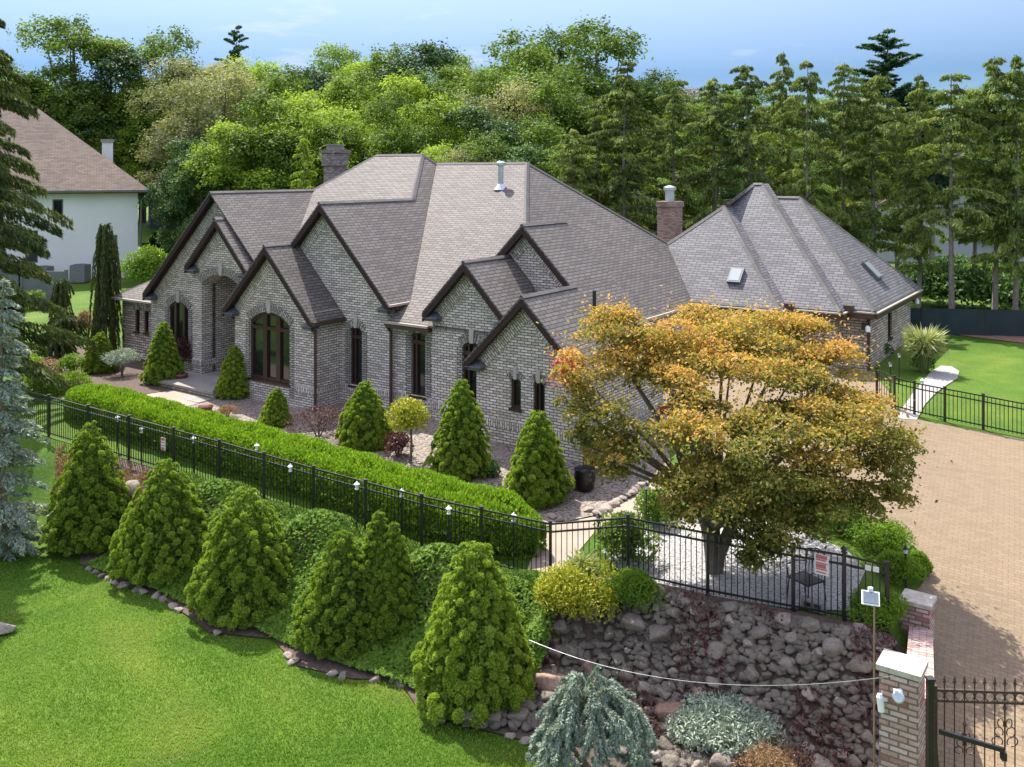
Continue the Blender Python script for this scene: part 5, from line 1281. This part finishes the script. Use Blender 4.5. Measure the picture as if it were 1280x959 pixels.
# ---- front lawn blades
rg = np.random.default_rng(31); n = 210000
Yb = 12.3 + (rg.uniform(0, 1, n) ** 1.3) * 11.5; Xb = rg.uniform(-.60, .07, n) * Yb
ea = (Xb - OX) * ct - (Yb - OY) * st; eb = (Xb - OX) * st + (Yb - OY) * ct
P2 = np.array([(p.x, p.y) for p in P_])
lim = np.interp(Xb, P2[:, 0], P2[:, 1]); ok = (Yb < lim - .05)
Xb, Yb = Xb[ok], Yb[ok]; n = len(Xb); Zb = np.array([terrain(x, y) for x, y in zip(Xb, Yb)])
T = nrmz(np.stack([rg.normal(size=n) * .55, rg.normal(size=n) * .55, np.ones(n)], 1)); Lb = rg.uniform(.028, .06, n)
dry = np.clip(1 - (lim[ok] - Yb) / 1.1, 0, 1) * (.5 + .5 * np.sin(Xb * 2.1))
patch = .38 + .42 * dry + .22 * (np.sin(Xb * 1.7 + 2 * np.sin(Yb * 1.1)) > .72) + .3 * np.sin(Xb * .8 + 1.3 * np.sin(Yb * .6)) * np.sin(Yb * .9 + .5) + .15 * np.sin(Xb * 2.7 + Yb * 1.9)
V = leaves(np.stack([Xb, Yb, Zb + Lb * .4], 1), T, Lb, np.full(n, .016), rg)
tag(link('grass_blades', quads_mesh('grass_blades', V, M['blade'], np.clip(patch + rg.uniform(-.3, .3, n), 0, 1))), 'short green grass blades of the front lawn', 'grass', kind='stuff')

# ---- conifers with drooping boughs
def conifer(seed, H, Lmax, t0=.15, m='norway', whorl=.5, nb=5, n_leaf=70, L=.26, W=.07, hang=.35, rise=.15, sag=.35, expo=.75, bark='bark_grey', irregular=.35, tr=.16, bare=0.0):
    rng = np.random.default_rng(seed); V = []; Tn = []; segs = []
    bend = rng.normal(size=2) * .012 * H
    def ax(z): return np.array([bend[0] * math.sin(z / H * 3), bend[1] * math.sin(z / H * 2.4), z])
    segs.append(([tuple(ax(z)) for z in np.linspace(-.3, H, 9)], list(np.linspace(tr, .02, 9))))
    z = t0 * H
    while z < H * .985:
        t = (z / H - t0) / (1 - t0)
        for k in range(nb if rng.random() > bare * (1 - t) else 1):
            a = rng.uniform(0, 6.283); ln = Lmax * max(.06, (1 - t) ** expo) * rng.uniform(1 - irregular * 1.5, 1 + irregular * .6) * min(1, .55 + t * 2.2 + .3 * rng.random())
            if ln < .1: continue
            s = np.linspace(0, 1, 6); x = s * ln; zz = rise * ln * s - sag * ln * s ** 2
            c = ax(z) + np.stack([np.cos(a) * x, np.sin(a) * x, zz + rng.uniform(-.1, .1)], 1)
            if ln > .7: segs.append(([tuple(q) for q in c[:5]], list(np.linspace(.028 * ln / Lmax + .012, .006, 5))))
            n = max(6, int(n_leaf * ln / Lmax * rng.uniform(.75, 1.25)))
            u = rng.uniform(.12, 1, n) ** .75; pi = np.minimum((u * 5).astype(int), 4); fr = (u * 5 - pi)[:, None]; p = c[pi] * (1 - fr) + c[pi + 1] * fr
            side = np.array([-np.sin(a), np.cos(a), 0]); dirv = np.array([np.cos(a), np.sin(a), 0])
            sw = rng.normal(size=(n, 1)) * .16 * ln ** .6 * (1.15 - u[:, None]); dn = -rng.uniform(0, 1, (n, 1)) ** 1.4 * hang * (.4 + ln / Lmax * .6)
            p = p + side * sw + np.array([0, 0, 1]) * (dn * (1 - .4 * u[:, None]) + .05)
            T = dirv * .7 + side * np.sign(sw) * .5 + np.array([0, 0, -hang * 1.6]) + rng.normal(size=(n, 3)) * .35
            V.append(leaves(p, T, L * rng.uniform(.65, 1.3, n), W * rng.uniform(.7, 1.3, n), rng)); Tn.append(np.clip(rng.uniform(.1, .75) + rng.uniform(-.25, .3, n), 0, 1))
        z += whorl * rng.uniform(.7, 1.3)
    return quads_mesh('crown', np.concatenate(V), M[m], np.concatenate(Tn)), trunk_mesh('trunk', segs, M[bark], 7)
def plant_tree(name, meshes, p, label, cat='tree', group=None, sc=(1, 1, 1), rz=0.0):
    f = empty(name, p, rz); f.scale = sc; tag(f, label, cat, group); link('crown', meshes[0], f); link('trunk', meshes[1], f); return f
plant_tree('drooping_spruce', conifer(61, 14.6, 3.7, .10, 'norway_dark', .42, 7, 820, .23, .05, .6, .12, .38, .5, tr=.3), ground(-18.3, 31.0), 'tall drooping green spruce at the left edge in front of the white house')
p = G(8, 694); plant_tree('blue_spruce', conifer(62, zpx(345, p.y) - p.z, 1.28, .03, 'blue', .24, 7, 230, .14, .04, .2, .1, .32, .5, bark='wood', tr=.12), p, 'silvery blue spruce with brown inner twigs at the left edge of the lawn')
# weeping blue spruce at the bottom edge: brush-like arms
rg = np.random.default_rng(77); c0 = G(730, 985); cur = []
def arm(*q): cur.append([np.array(v) for v in q])
hb_ = zpx(850, c0.y) - c0.z
arm((0, 0, 0), (.02, 0, hb_ * .5), (0, 0, hb_ * .85), (.08, 0, hb_), (.22, 0, hb_ * 1.12))
for a_, r0_, z1_, z2_ in ((3.3, .62, .95, .25), (3.0, .5, .8, .05), (2.6, .6, .85, .2), (-.1, .7, .92, .5), (.2, .95, .8, .28), (-.4, 1.0, .7, .05), (.5, .6, 1.0, .5), (3.7, .75, .75, .0), (4.2, .6, .9, .2), (4.9, .7, .85, .15), (5.6, .85, .85, .2), (1.5, .5, .9, .3), (2.2, .4, 1.0, .45), (6.0, .9, .95, .45), (3.9, .5, 1.02, .5), (5.2, .45, 1.0, .4)):
    x, y = math.cos(a_) * r0_, math.sin(a_) * r0_
    arm((0, 0, hb_ * .75), (x * .4, y * .4, hb_ * z1_), (x * .8, y * .8, hb_ * (z1_ * .9)), (x, y, hb_ * (z1_ + z2_) / 2), (x * 1.1, y * 1.1, hb_ * z2_))
cur2 = list(cur)
for pts in cur[1:]:
    for k in range(10):
        i = rg.integers(1, 4); b0_ = pts[i]; d_ = nrmz(pts[i + 1] - pts[i]); s_ = rdir(rg, 1)[0]; e_ = b0_ + (d_ * .6 + s_ * .7 + np.array([0, 0, -.45])) * .28
        cur2.append([b0_, (b0_ + e_) / 2 + np.array([0, 0, .04]), e_])
        for kk in range(2): e2_ = e_ + rdir(rg, 1)[0] * .16 + np.array([0, 0, -.12]); cur2.append([(b0_ + e_) / 2, (e2_ + e_) / 2, e2_])
f = empty('weeping_blue_spruce', c0); tag(f, 'weeping silver blue spruce with drooping arms at the bottom edge of the lawn', 'tree')
V = []; Tn = []
for pts in cur2:
    P0 = np.array(pts); k = len(P0); n = int(190 * (k - 1)) if k > 3 else 210; t = rg.uniform(.15 if k > 3 else 0, k - 1.001, n); i = t.astype(int); fr = (t - i)[:, None]
    p = P0[i] * (1 - fr) + P0[i + 1] * fr; d_ = nrmz(P0[i + 1] - P0[i]); T = nrmz(d_ * .9 + rdir(rg, n) * .8); V.append(leaves(p + T * .03, T, .07 * rg.uniform(.7, 1.3, n), .02 * np.ones(n), rg)); Tn.append(np.clip(.3 + rg.uniform(-.25, .4, n), 0, .8))
link('needles', quads_mesh('needles', np.concatenate(V), M['blue'], np.concatenate(Tn)), f)
link('trunk', trunk_mesh('trunk', [([tuple(q) for q in pts], list(np.linspace(.03 if k == 0 else .016, .006, len(pts)))) for k, pts in enumerate(cur)], M['wood'], 6), f)

# ---- the orange Japanese maple
c0 = G(893, 716); rg = np.random.default_rng(90); V = []; Tn = []; segs = []
pads = [(760, 415, 50, 26, 1.2), (735, 465, 38, 34, .4), (790, 462, 52, 36, .6), (745, 520, 34, 36, -.1), (795, 545, 36, 34, -.3), (770, 575, 28, 22, -.5), (905, 408, 62, 24, 2.0), (980, 420, 58, 24, 1.9), (1038, 452, 46, 24, 1.4),
        (855, 432, 56, 28, 1.1), (912, 458, 60, 30, .9), (985, 470, 54, 30, .8), (1070, 500, 40, 22, .9), (845, 490, 50, 30, .2), (1010, 528, 60, 34, -.2), (1085, 540, 50, 38, .0), (1108, 590, 30, 28, -.2), (920, 520, 40, 26, .0), (880, 548, 52, 32, -.9), (945, 552, 52, 36, -.9), (1040, 590, 44, 32, -.7),
        (905, 610, 50, 36, -1.3), (965, 615, 46, 36, -1.2), (862, 640, 34, 28, -1.2), (1040, 622, 48, 22, -.5), (1090, 625, 34, 20, -.3), (950, 665, 42, 30, -1.1), (952, 694, 26, 18, -1.1), (850, 600, 34, 22, -.9), (1000, 650, 34, 20, -.8), (830, 455, 56, 30, 1.6), (950, 440, 66, 30, 2.3), (1000, 500, 56, 30, 1.6), (1050, 545, 50, 36, .9), (985, 585, 50, 32, .2), (900, 590, 46, 32, .3), (930, 640, 50, 30, -.4), (1112, 560, 32, 30, .4), (720, 500, 22, 22, .2), (725, 545, 20, 20, -.1), (1122, 615, 24, 16, .3), (1000, 408, 30, 12, 2.2), (780, 396, 24, 12, 1.4)]
for j, (x, y, wx_, wz_, dy) in enumerate(pads):
    Y = c0.y + dy * 1.15; k_ = Y / FPX; cx_, cz_ = (x - CX) * k_, CAMH + (HY - y) * k_; rx, rz_ = wx_ * k_ * 1.14, wz_ * k_ * .98; ry = min(1.25, rx * 1.15)
    n = int(1600 * (rx * ry * 1.6 + .3)); sub = 11
    so_ = rdir(rg, sub) * rg.uniform(.35, .95, (sub, 1)); si = rg.integers(0, sub, n); d_ = rdir(rg, n); d_[:, 2] = np.where(d_[:, 2] < -.2, -d_[:, 2], d_[:, 2])
    q = so_[si] + d_ * (.40 * rg.uniform(.5, 1.05, n) ** .5)[:, None]
    stray = rg.uniform(0, 1, n) < .20; q[stray] = q[stray] * 1.0 + rg.normal(size=(int(stray.sum()), 3)) * np.array([.26, .26, .42])
    P = np.array([cx_, Y, cz_]) + q * np.array([rx, ry, rz_])
    up = nrmz(np.array([0, 0, .9]) + d_ * .5 + rg.normal(size=(n, 3)) * .5); T = nrmz(np.cross(up, rdir(rg, n)) + np.array([0, 0, -.3]))
    V.append(leaves(P, T, .085 * rg.uniform(.55, 1.35, n), .05 * rg.uniform(.7, 1.3, n), rg, up=up))
    hgt_ = np.clip((cz_ - c0.z) / 5.0, 0, 1); Tn.append(np.clip(-.01 + .55 * hgt_ + .20 * q[:, 2] + rg.normal(size=n) * .17 + rg.uniform(-.12, .14), 0, 1))
    if rz_ > .25:
        base_ = np.array(c0) + np.array([.0, 0, .9]); e_ = np.array([cx_, Y, cz_ - rz_ * .4]); m1 = base_ * .55 + e_ * .45 + np.array([0, 0, .25]); m1[2] = min(m1[2], e_[2] + .3)
        segs.append(([tuple(base_ - np.array(c0)), tuple(base_ * .8 + m1 * .2 - np.array(c0) + np.array([0, 0, .12])), tuple(m1 - np.array(c0)), tuple(e_ - np.array(c0))], [.085, .07, .045, .015]))
f = empty('japanese_maple', c0); tag(f, 'wide orange and green Japanese maple with dark forked trunk on white gravel', 'tree')
V = np.concatenate(V) - np.array(c0); link('crown', quads_mesh('crown', V, M['maple'], np.concatenate(Tn)), f)
segs += [([(0, 0, -.2), (-.05, 0, .3), (-.12, 0, .8), (-.35, .05, 1.4), (-.7, .1, 2.3)], [.17, .14, .12, .09, .05]), ([(0, 0, -.2), (.08, 0, .3), (.3, .05, .8), (.75, .1, 1.4), (1.0, .1, 2.4)], [.16, .13, .12, .09, .05]), ([(0, 0, .2), (.02, .2, .9), (.1, .7, 1.8), (.1, 1.2, 2.8)], [.16, .13, .1, .05])]
link('trunk', trunk_mesh('trunk', segs, M['bark'], 9), f)
n = 260; P = np.array([(705 - CX) * 19 / FPX, 18.9, zpx(462, 18.9)]) + rg.normal(size=(n, 3)) * np.array([.16, .16, .16]); tw_ = link('red_leaves', quads_mesh('red_leaves', leaves(P - np.array(c0), rdir(rg, n), .1 * np.ones(n), .05 * np.ones(n), rg), M['maplered'], rg.uniform(0, 1, n)), f)

# ---- broadleaf trees of the wood
def broadleaf(seed, H, R, m, n=13000, size=.24, lobes=17, z0=.22, open_=0.0, bark='bark', asp=.62):
    rng = np.random.default_rng(seed); lc = []
    while len(lc) < lobes:
        p = rng.uniform(-1, 1, 3)
        if p @ p < 1 and (p @ p) > .12: lc.append(p)
    lc = np.array(lc) * np.array([R * .8, R * .8, H * (1 - z0) * .5 * .86]); zc = H * (z0 + (1 - z0) * .5); lr = R * rng.uniform(.26, .46, lobes)
    K = 26; nc = n // K; li = rng.integers(0, lobes, nc); d = rdir(rng, nc); d[:, 2] = np.where(d[:, 2] < -.45, -d[:, 2], d[:, 2])
    rad = lr[li] * rng.uniform(.55, 1.12, nc) ** .6; cp = lc[li] + d * rad[:, None] * np.array([1, 1, .85]); cp[:, 2] += zc
    ci = np.repeat(np.arange(nc), K); N = nc * K
    P = cp[ci] + rng.normal(size=(N, 3)) * np.array([.24, .24, .16]) * (R / 3.6)
    up = nrmz(d[ci] * .6 + np.array([0, 0, .8]) + rng.normal(size=(N, 3)) * .45); T = nrmz(np.cross(up, rdir(rng, N)) + np.array([0, 0, -.2]))
    V = leaves(P, T, size * rng.uniform(.65, 1.35, N), size * asp * rng.uniform(.7, 1.2, N), rng, up=up)
    tn = np.clip(.42 + rng.uniform(-.22, .22, lobes)[li][ci] + rng.uniform(-.18, .18, nc)[ci] + rng.uniform(-.2, .2, N), 0, 1)
    segs = [([(0, 0, -.4), (.06 * R * rng.normal(), 0, H * .3), (.1 * R * rng.normal(), .1 * R * rng.normal(), H * .62), (0, 0, H * .86)], [.025 * H, .02 * H, .012 * H, .004 * H])]
    for j in range(min(lobes, 11)):
        e = lc[j] + np.array([0, 0, zc]); s_ = np.array([0, 0, H * rng.uniform(.22, .5)]); segs.append(([tuple(s_), tuple(s_ * .5 + e * .5 + np.array([0, 0, -.3])), tuple(e)], [.009 * H, .006 * H, .002 * H]))
    return quads_mesh('crown', V, M[m], tn), trunk_mesh('trunk', segs, M[bark], 7)
KINDS = {}
for nm_, m_, sd, n_, sz in (('mid', 'wood_mid', 101, 28000, .225), ('mid2', 'wood_mid', 102, 28000, .21), ('bright', 'wood_bright', 103, 27000, .23), ('bright2', 'wood_bright', 104, 27000, .215), ('dark', 'wood_dark', 105, 25000, .21), ('dark2', 'wood_dark', 106, 25000, .225),
                            ('grey', 'wood_grey', 107, 19000, .2), ('russet', 'wood_russet', 108, 9000, .2)):
    KINDS[nm_] = broadleaf(sd, 13.0, 4.0, m_, n_, sz, 20 + sd % 6, .10 if 'mid' in nm_ else .13)
CON = [conifer(201 + i, 13.0, 2.7, (.30, .22, .36, .26)[i], 'norway', .36, 7, 205, .28, .085, .40, .24, .34, (.38, .5, .32, .44)[i], irregular=.62, tr=.19, bare=.4) for i in range(4)]
TUFT = conifer(220, 14.0, 3.0, .35, 'pine', .24, 3, 300, .38, .10, .12, .55, .22, .45, irregular=.55, tr=.2)
PYR = conifer(221, 9.0, 3.0, .06, 'wood_bright', .35, 7, 130, .32, .09, .25, .15, .2, .8, irregular=.3, tr=.14)
WHERE = [(-200, 'beyond the white house roof'), (62, 'above the hip of the white house roof'), (120, 'just behind the white chimney'), (165, 'right of the white house'), (215, 'behind the tip of the leftmost gable'), (265, 'right of the left gable tip'), (320, 'left of the dark brick chimney'),
         (385, 'behind the dark brick chimney'), (440, 'behind the highest roof ridge'), (500, 'where the two main ridges meet'), (550, 'left of the metal roof vent'), (605, 'behind the metal roof vent'), (655, 'at the right end of the main ridge'), (710, 'above the long right hip of the main roof'), (770, 'left of the red brick chimney'),
         (820, 'behind the red brick chimney'), (865, 'right of the red brick chimney'), (910, 'behind the garage roof peak'), (965, 'right of the garage roof peak'), (1020, 'above the garage skylights'), (1080, 'beyond the garage roof slope'), (1130, 'left end of the dark screen fence'), (1175, 'middle of the dark screen fence'), (1225, 'near the right edge of the photo'), (1270, 'at the very right edge')]
def where(px_):
    r = WHERE[0][1]
    for x, s_ in WHERE:
        if px_ >= x: r = s_
    return r
LOOK = {'mid': 'leafy green tree', 'mid2': 'dense green tree', 'bright': 'yellow green tree', 'bright2': 'light green tree', 'dark': 'dark green tree', 'dark2': 'darkest green tree', 'grey': 'pale olive tree', 'russet': 'thin russet tree'}
used = {}
def lab(s_):
    k = used.get(s_, 0); used[s_] = k + 1
    return s_ if k == 0 else s_.replace('tree', 'tree (%s)' % ['second one', 'third one', 'fourth one', 'fifth one'][k - 1], 1) if 'tree' in s_ else ['second', 'third', 'fourth', 'fifth', 'sixth'][k - 1] + ' ' + s_.replace(' under the trees', '')
def wood(px_, top, Y, kind, row, wd=None):
    if px_ < 225: Y = max(Y, 78 + Y * .12)
    X = (px_ - CX) / FPX * Y; z = terrain(X, Y); H = zpx(top, Y) - z; me = KINDS[kind]
    s_ = H / 13.0; w2 = (wd * Y / FPX / 4.0) if wd else s_ * random.uniform(.9, 1.15)
    plant_tree('broadleaf_tree', me, Vector((X, Y, z)), lab('%s in %s row %s' % (LOOK[kind], row, where(px_))), 'tree', 'broadleaf trees of the wood behind the houses', (w2, w2, s_), random.uniform(0, 6.28))
back = [(-40, 60, 'mid'), (5, 78, 'mid2'), (48, 66, 'dark'), (92, 18, 'mid2'), (140, 52, 'dark2'), (178, 70, 'mid'), (214, 40, 'mid'), (255, 62, 'grey'), (330, 66, 'bright2'), (372, 52, 'dark'), (412, 54, 'mid2'), (452, 60, 'bright'), (486, 62, 'mid'), (530, 56, 'dark2'), (576, 60, 'mid2'), (618, 76, 'grey'), (652, 44, 'mid'), (700, 26, 'mid2'), (745, 30, 'mid'), (788, 64, 'dark'), (826, 92, 'mid'), (862, 104, 'russet'), (905, 104, 'mid2'), (945, 110, 'mid'), (1000, 118, 'mid2'), (1050, 118, 'mid'), (1100, 110, 'grey'), (1150, 112, 'mid'), (1205, 108, 'mid2'), (1260, 96, 'mid'), (1310, 92, 'dark')]
for x, t, k in back: wood(x, t, random.uniform(80, 92), k, 'back')
mid = [(70, 118, 'grey'), (105, 105, 'mid'), (150, 102, 'bright2'), (190, 96, 'mid2'), (232, 88, 'grey'), (276, 80, 'grey'), (312, 112, 'bright'), (352, 88, 'mid'), (400, 86, 'bright'), (440, 92, 'mid'), (478, 84, 'bright'), (522, 92, 'mid'), (566, 104, 'grey'), (612, 92, 'mid'), (648, 94, 'grey'), (690, 96, 'mid'), (730, 110, 'mid2'), (775, 128, 'mid'), (815, 140, 'dark'), (872, 150, 'mid'), (930, 150, 'mid2'), (985, 160, 'mid'), (1040, 160, 'grey'), (1090, 158, 'mid'), (1190, 168, 'mid'), (1240, 170, 'mid'), (1290, 160, 'mid2')]
for x, t, k in mid: wood(x, t, random.uniform(67, 74), k, 'middle')
front_ = [(120, 150, 'mid'), (160, 156, 'bright2'), (200, 164, 'dark'), (232, 176, 'dark2'), (258, 168, 'dark'), (300, 142, 'bright'), (335, 120, 'mid'), (372, 108, 'bright'), (412, 150, 'mid2'), (455, 122, 'bright'), (492, 118, 'mid'), (520, 112, 'bright2'), (560, 152, 'dark'), (596, 136, 'dark2'), (632, 150, 'mid2'), (668, 148, 'mid'), (705, 172, 'dark'), (742, 190, 'mid2'), (800, 205, 'dark'), (850, 190, 'mid'), (900, 200, 'dark2'), (1000, 205, 'mid'), (1060, 215, 'dark')]
for x, t, k in front_: wood(x, t, random.uniform(56, 62), k, 'front')
for x, t, k in ((545, 168, 'bright'), (575, 178, 'grey'), (610, 172, 'mid'), (655, 184, 'dark2'), (690, 192, 'mid')): wood(x, t, 50, k, 'near')
for i, (x, t, Y, k, wd) in enumerate(((752, 128, 47, 0, 62), (787, 82, 46, 1, 66), (842, 108, 47, 2, 55), (893, 104, 46, 3, 55), (930, 88, 45, 0, 50), (978, 72, 47, 1, 50), (1010, 84, 44, 2, 46), (1056, 86, 45, 3, 44), (1095, 100, 44, 0, 50), (1147, 100, 43, 1, 55), (1190, 100, 41.2, 2, 60), (1243, 78, 41, 3, 60), (1268, 76, 40.6, 1, 60), (1300, 90, 42, 0, 60), (715, 168, 46, 3, 55), (820, 150, 50, 1, 60), (955, 140, 52, 2, 60), (1120, 140, 50, 3, 60), (1215, 130, 50, 0, 60))):
    X = (x - CX) / FPX * Y; z = terrain(X, Y); H = zpx(t - 8, Y) - z
    plant_tree('norway_spruce', CON[k], Vector((X, Y, z)), lab('tall thin bare trunked spruce ' + where(x)), 'tree', 'row of tall thin spruces behind the garage', (wd * .88 * random.uniform(.8, 1.2) * Y / FPX / 2.6,) * 2 + (H / 13.0,), random.uniform(0, 6.28))
for x, t, Y, lb, me, wd in ((1108, 36, 72, 'tall dark pine with layered branches above all other trees on the right', TUFT, 62), (295, 32, 95, 'distant dark green pine rising over the tree line on the left', TUFT, 28), (1165, 112, 66, 'blue green pine low behind the tall layered pine', TUFT, 50)):
    X = (x - CX) / FPX * Y; z = terrain(X, Y); H = zpx(t, Y) - z; plant_tree('pine_tree', me, Vector((X, Y, z)), lb, 'tree', None, (wd * Y / FPX / 2.6,) * 2 + (H / 14,), 1.0)
for x, t, Y, lb, wd in ((380, 148, 46, 'soft yellow green conifer just left of the dark chimney', 44), (425, 165, 48, 'soft yellow green conifer just right of the dark chimney', 40)):
    X = (x - CX) / FPX * Y; z = terrain(X, Y); H = zpx(t, Y) - z; plant_tree('soft_conifer', PYR, Vector((X, Y, z)), lb, 'tree', None, (wd * Y / FPX / 3.0,) * 2 + (H / 9,), 2.0)
# undergrowth at the foot of the wood
KB = {k: shrub_mesh(300 + i, 2.2, 2.0, 1.3, 3200, .2, k, 12) for i, k in enumerate(('wood_mid', 'wood_bright', 'wood_dark', 'shrub_g'))}
for i, (x, Y, k) in enumerate([(205, 72, 'wood_dark'), (235, 66, 'wood_dark'), (262, 60, 'wood_mid'), (300, 52, 'wood_mid'), (1075, 52, 'wood_mid'), (1105, 47, 'wood_dark'), (1140, 52, 'wood_dark'), (1165, 47, 'wood_dark'), (1185, 58, 'wood_dark'), (1210, 46, 'wood_dark'), (1228, 54, 'wood_mid'), (1255, 46, 'wood_dark'), (1285, 48, 'wood_mid'), (1310, 46, 'wood_dark'), (735, 48, 'wood_mid'), (790, 48, 'wood_dark'), (830, 50, 'wood_mid')]):
    X = (x - CX) / FPX * Y; f = empty('understory_bush', ground(X, Y)); s_ = random.uniform(.8, 1.2); f.scale = (s_, s_, s_); f.rotation_euler = (0, 0, random.uniform(0, 6))
    tag(f, lab({'wood_mid': 'mid green', 'wood_bright': 'yellow green', 'wood_dark': 'dark', 'shrub_g': 'fresh green'}[k] + ' bush under the trees ' + where(x)), 'shrub', 'bushes at the foot of the wood'); link('foliage', KB[k], f)
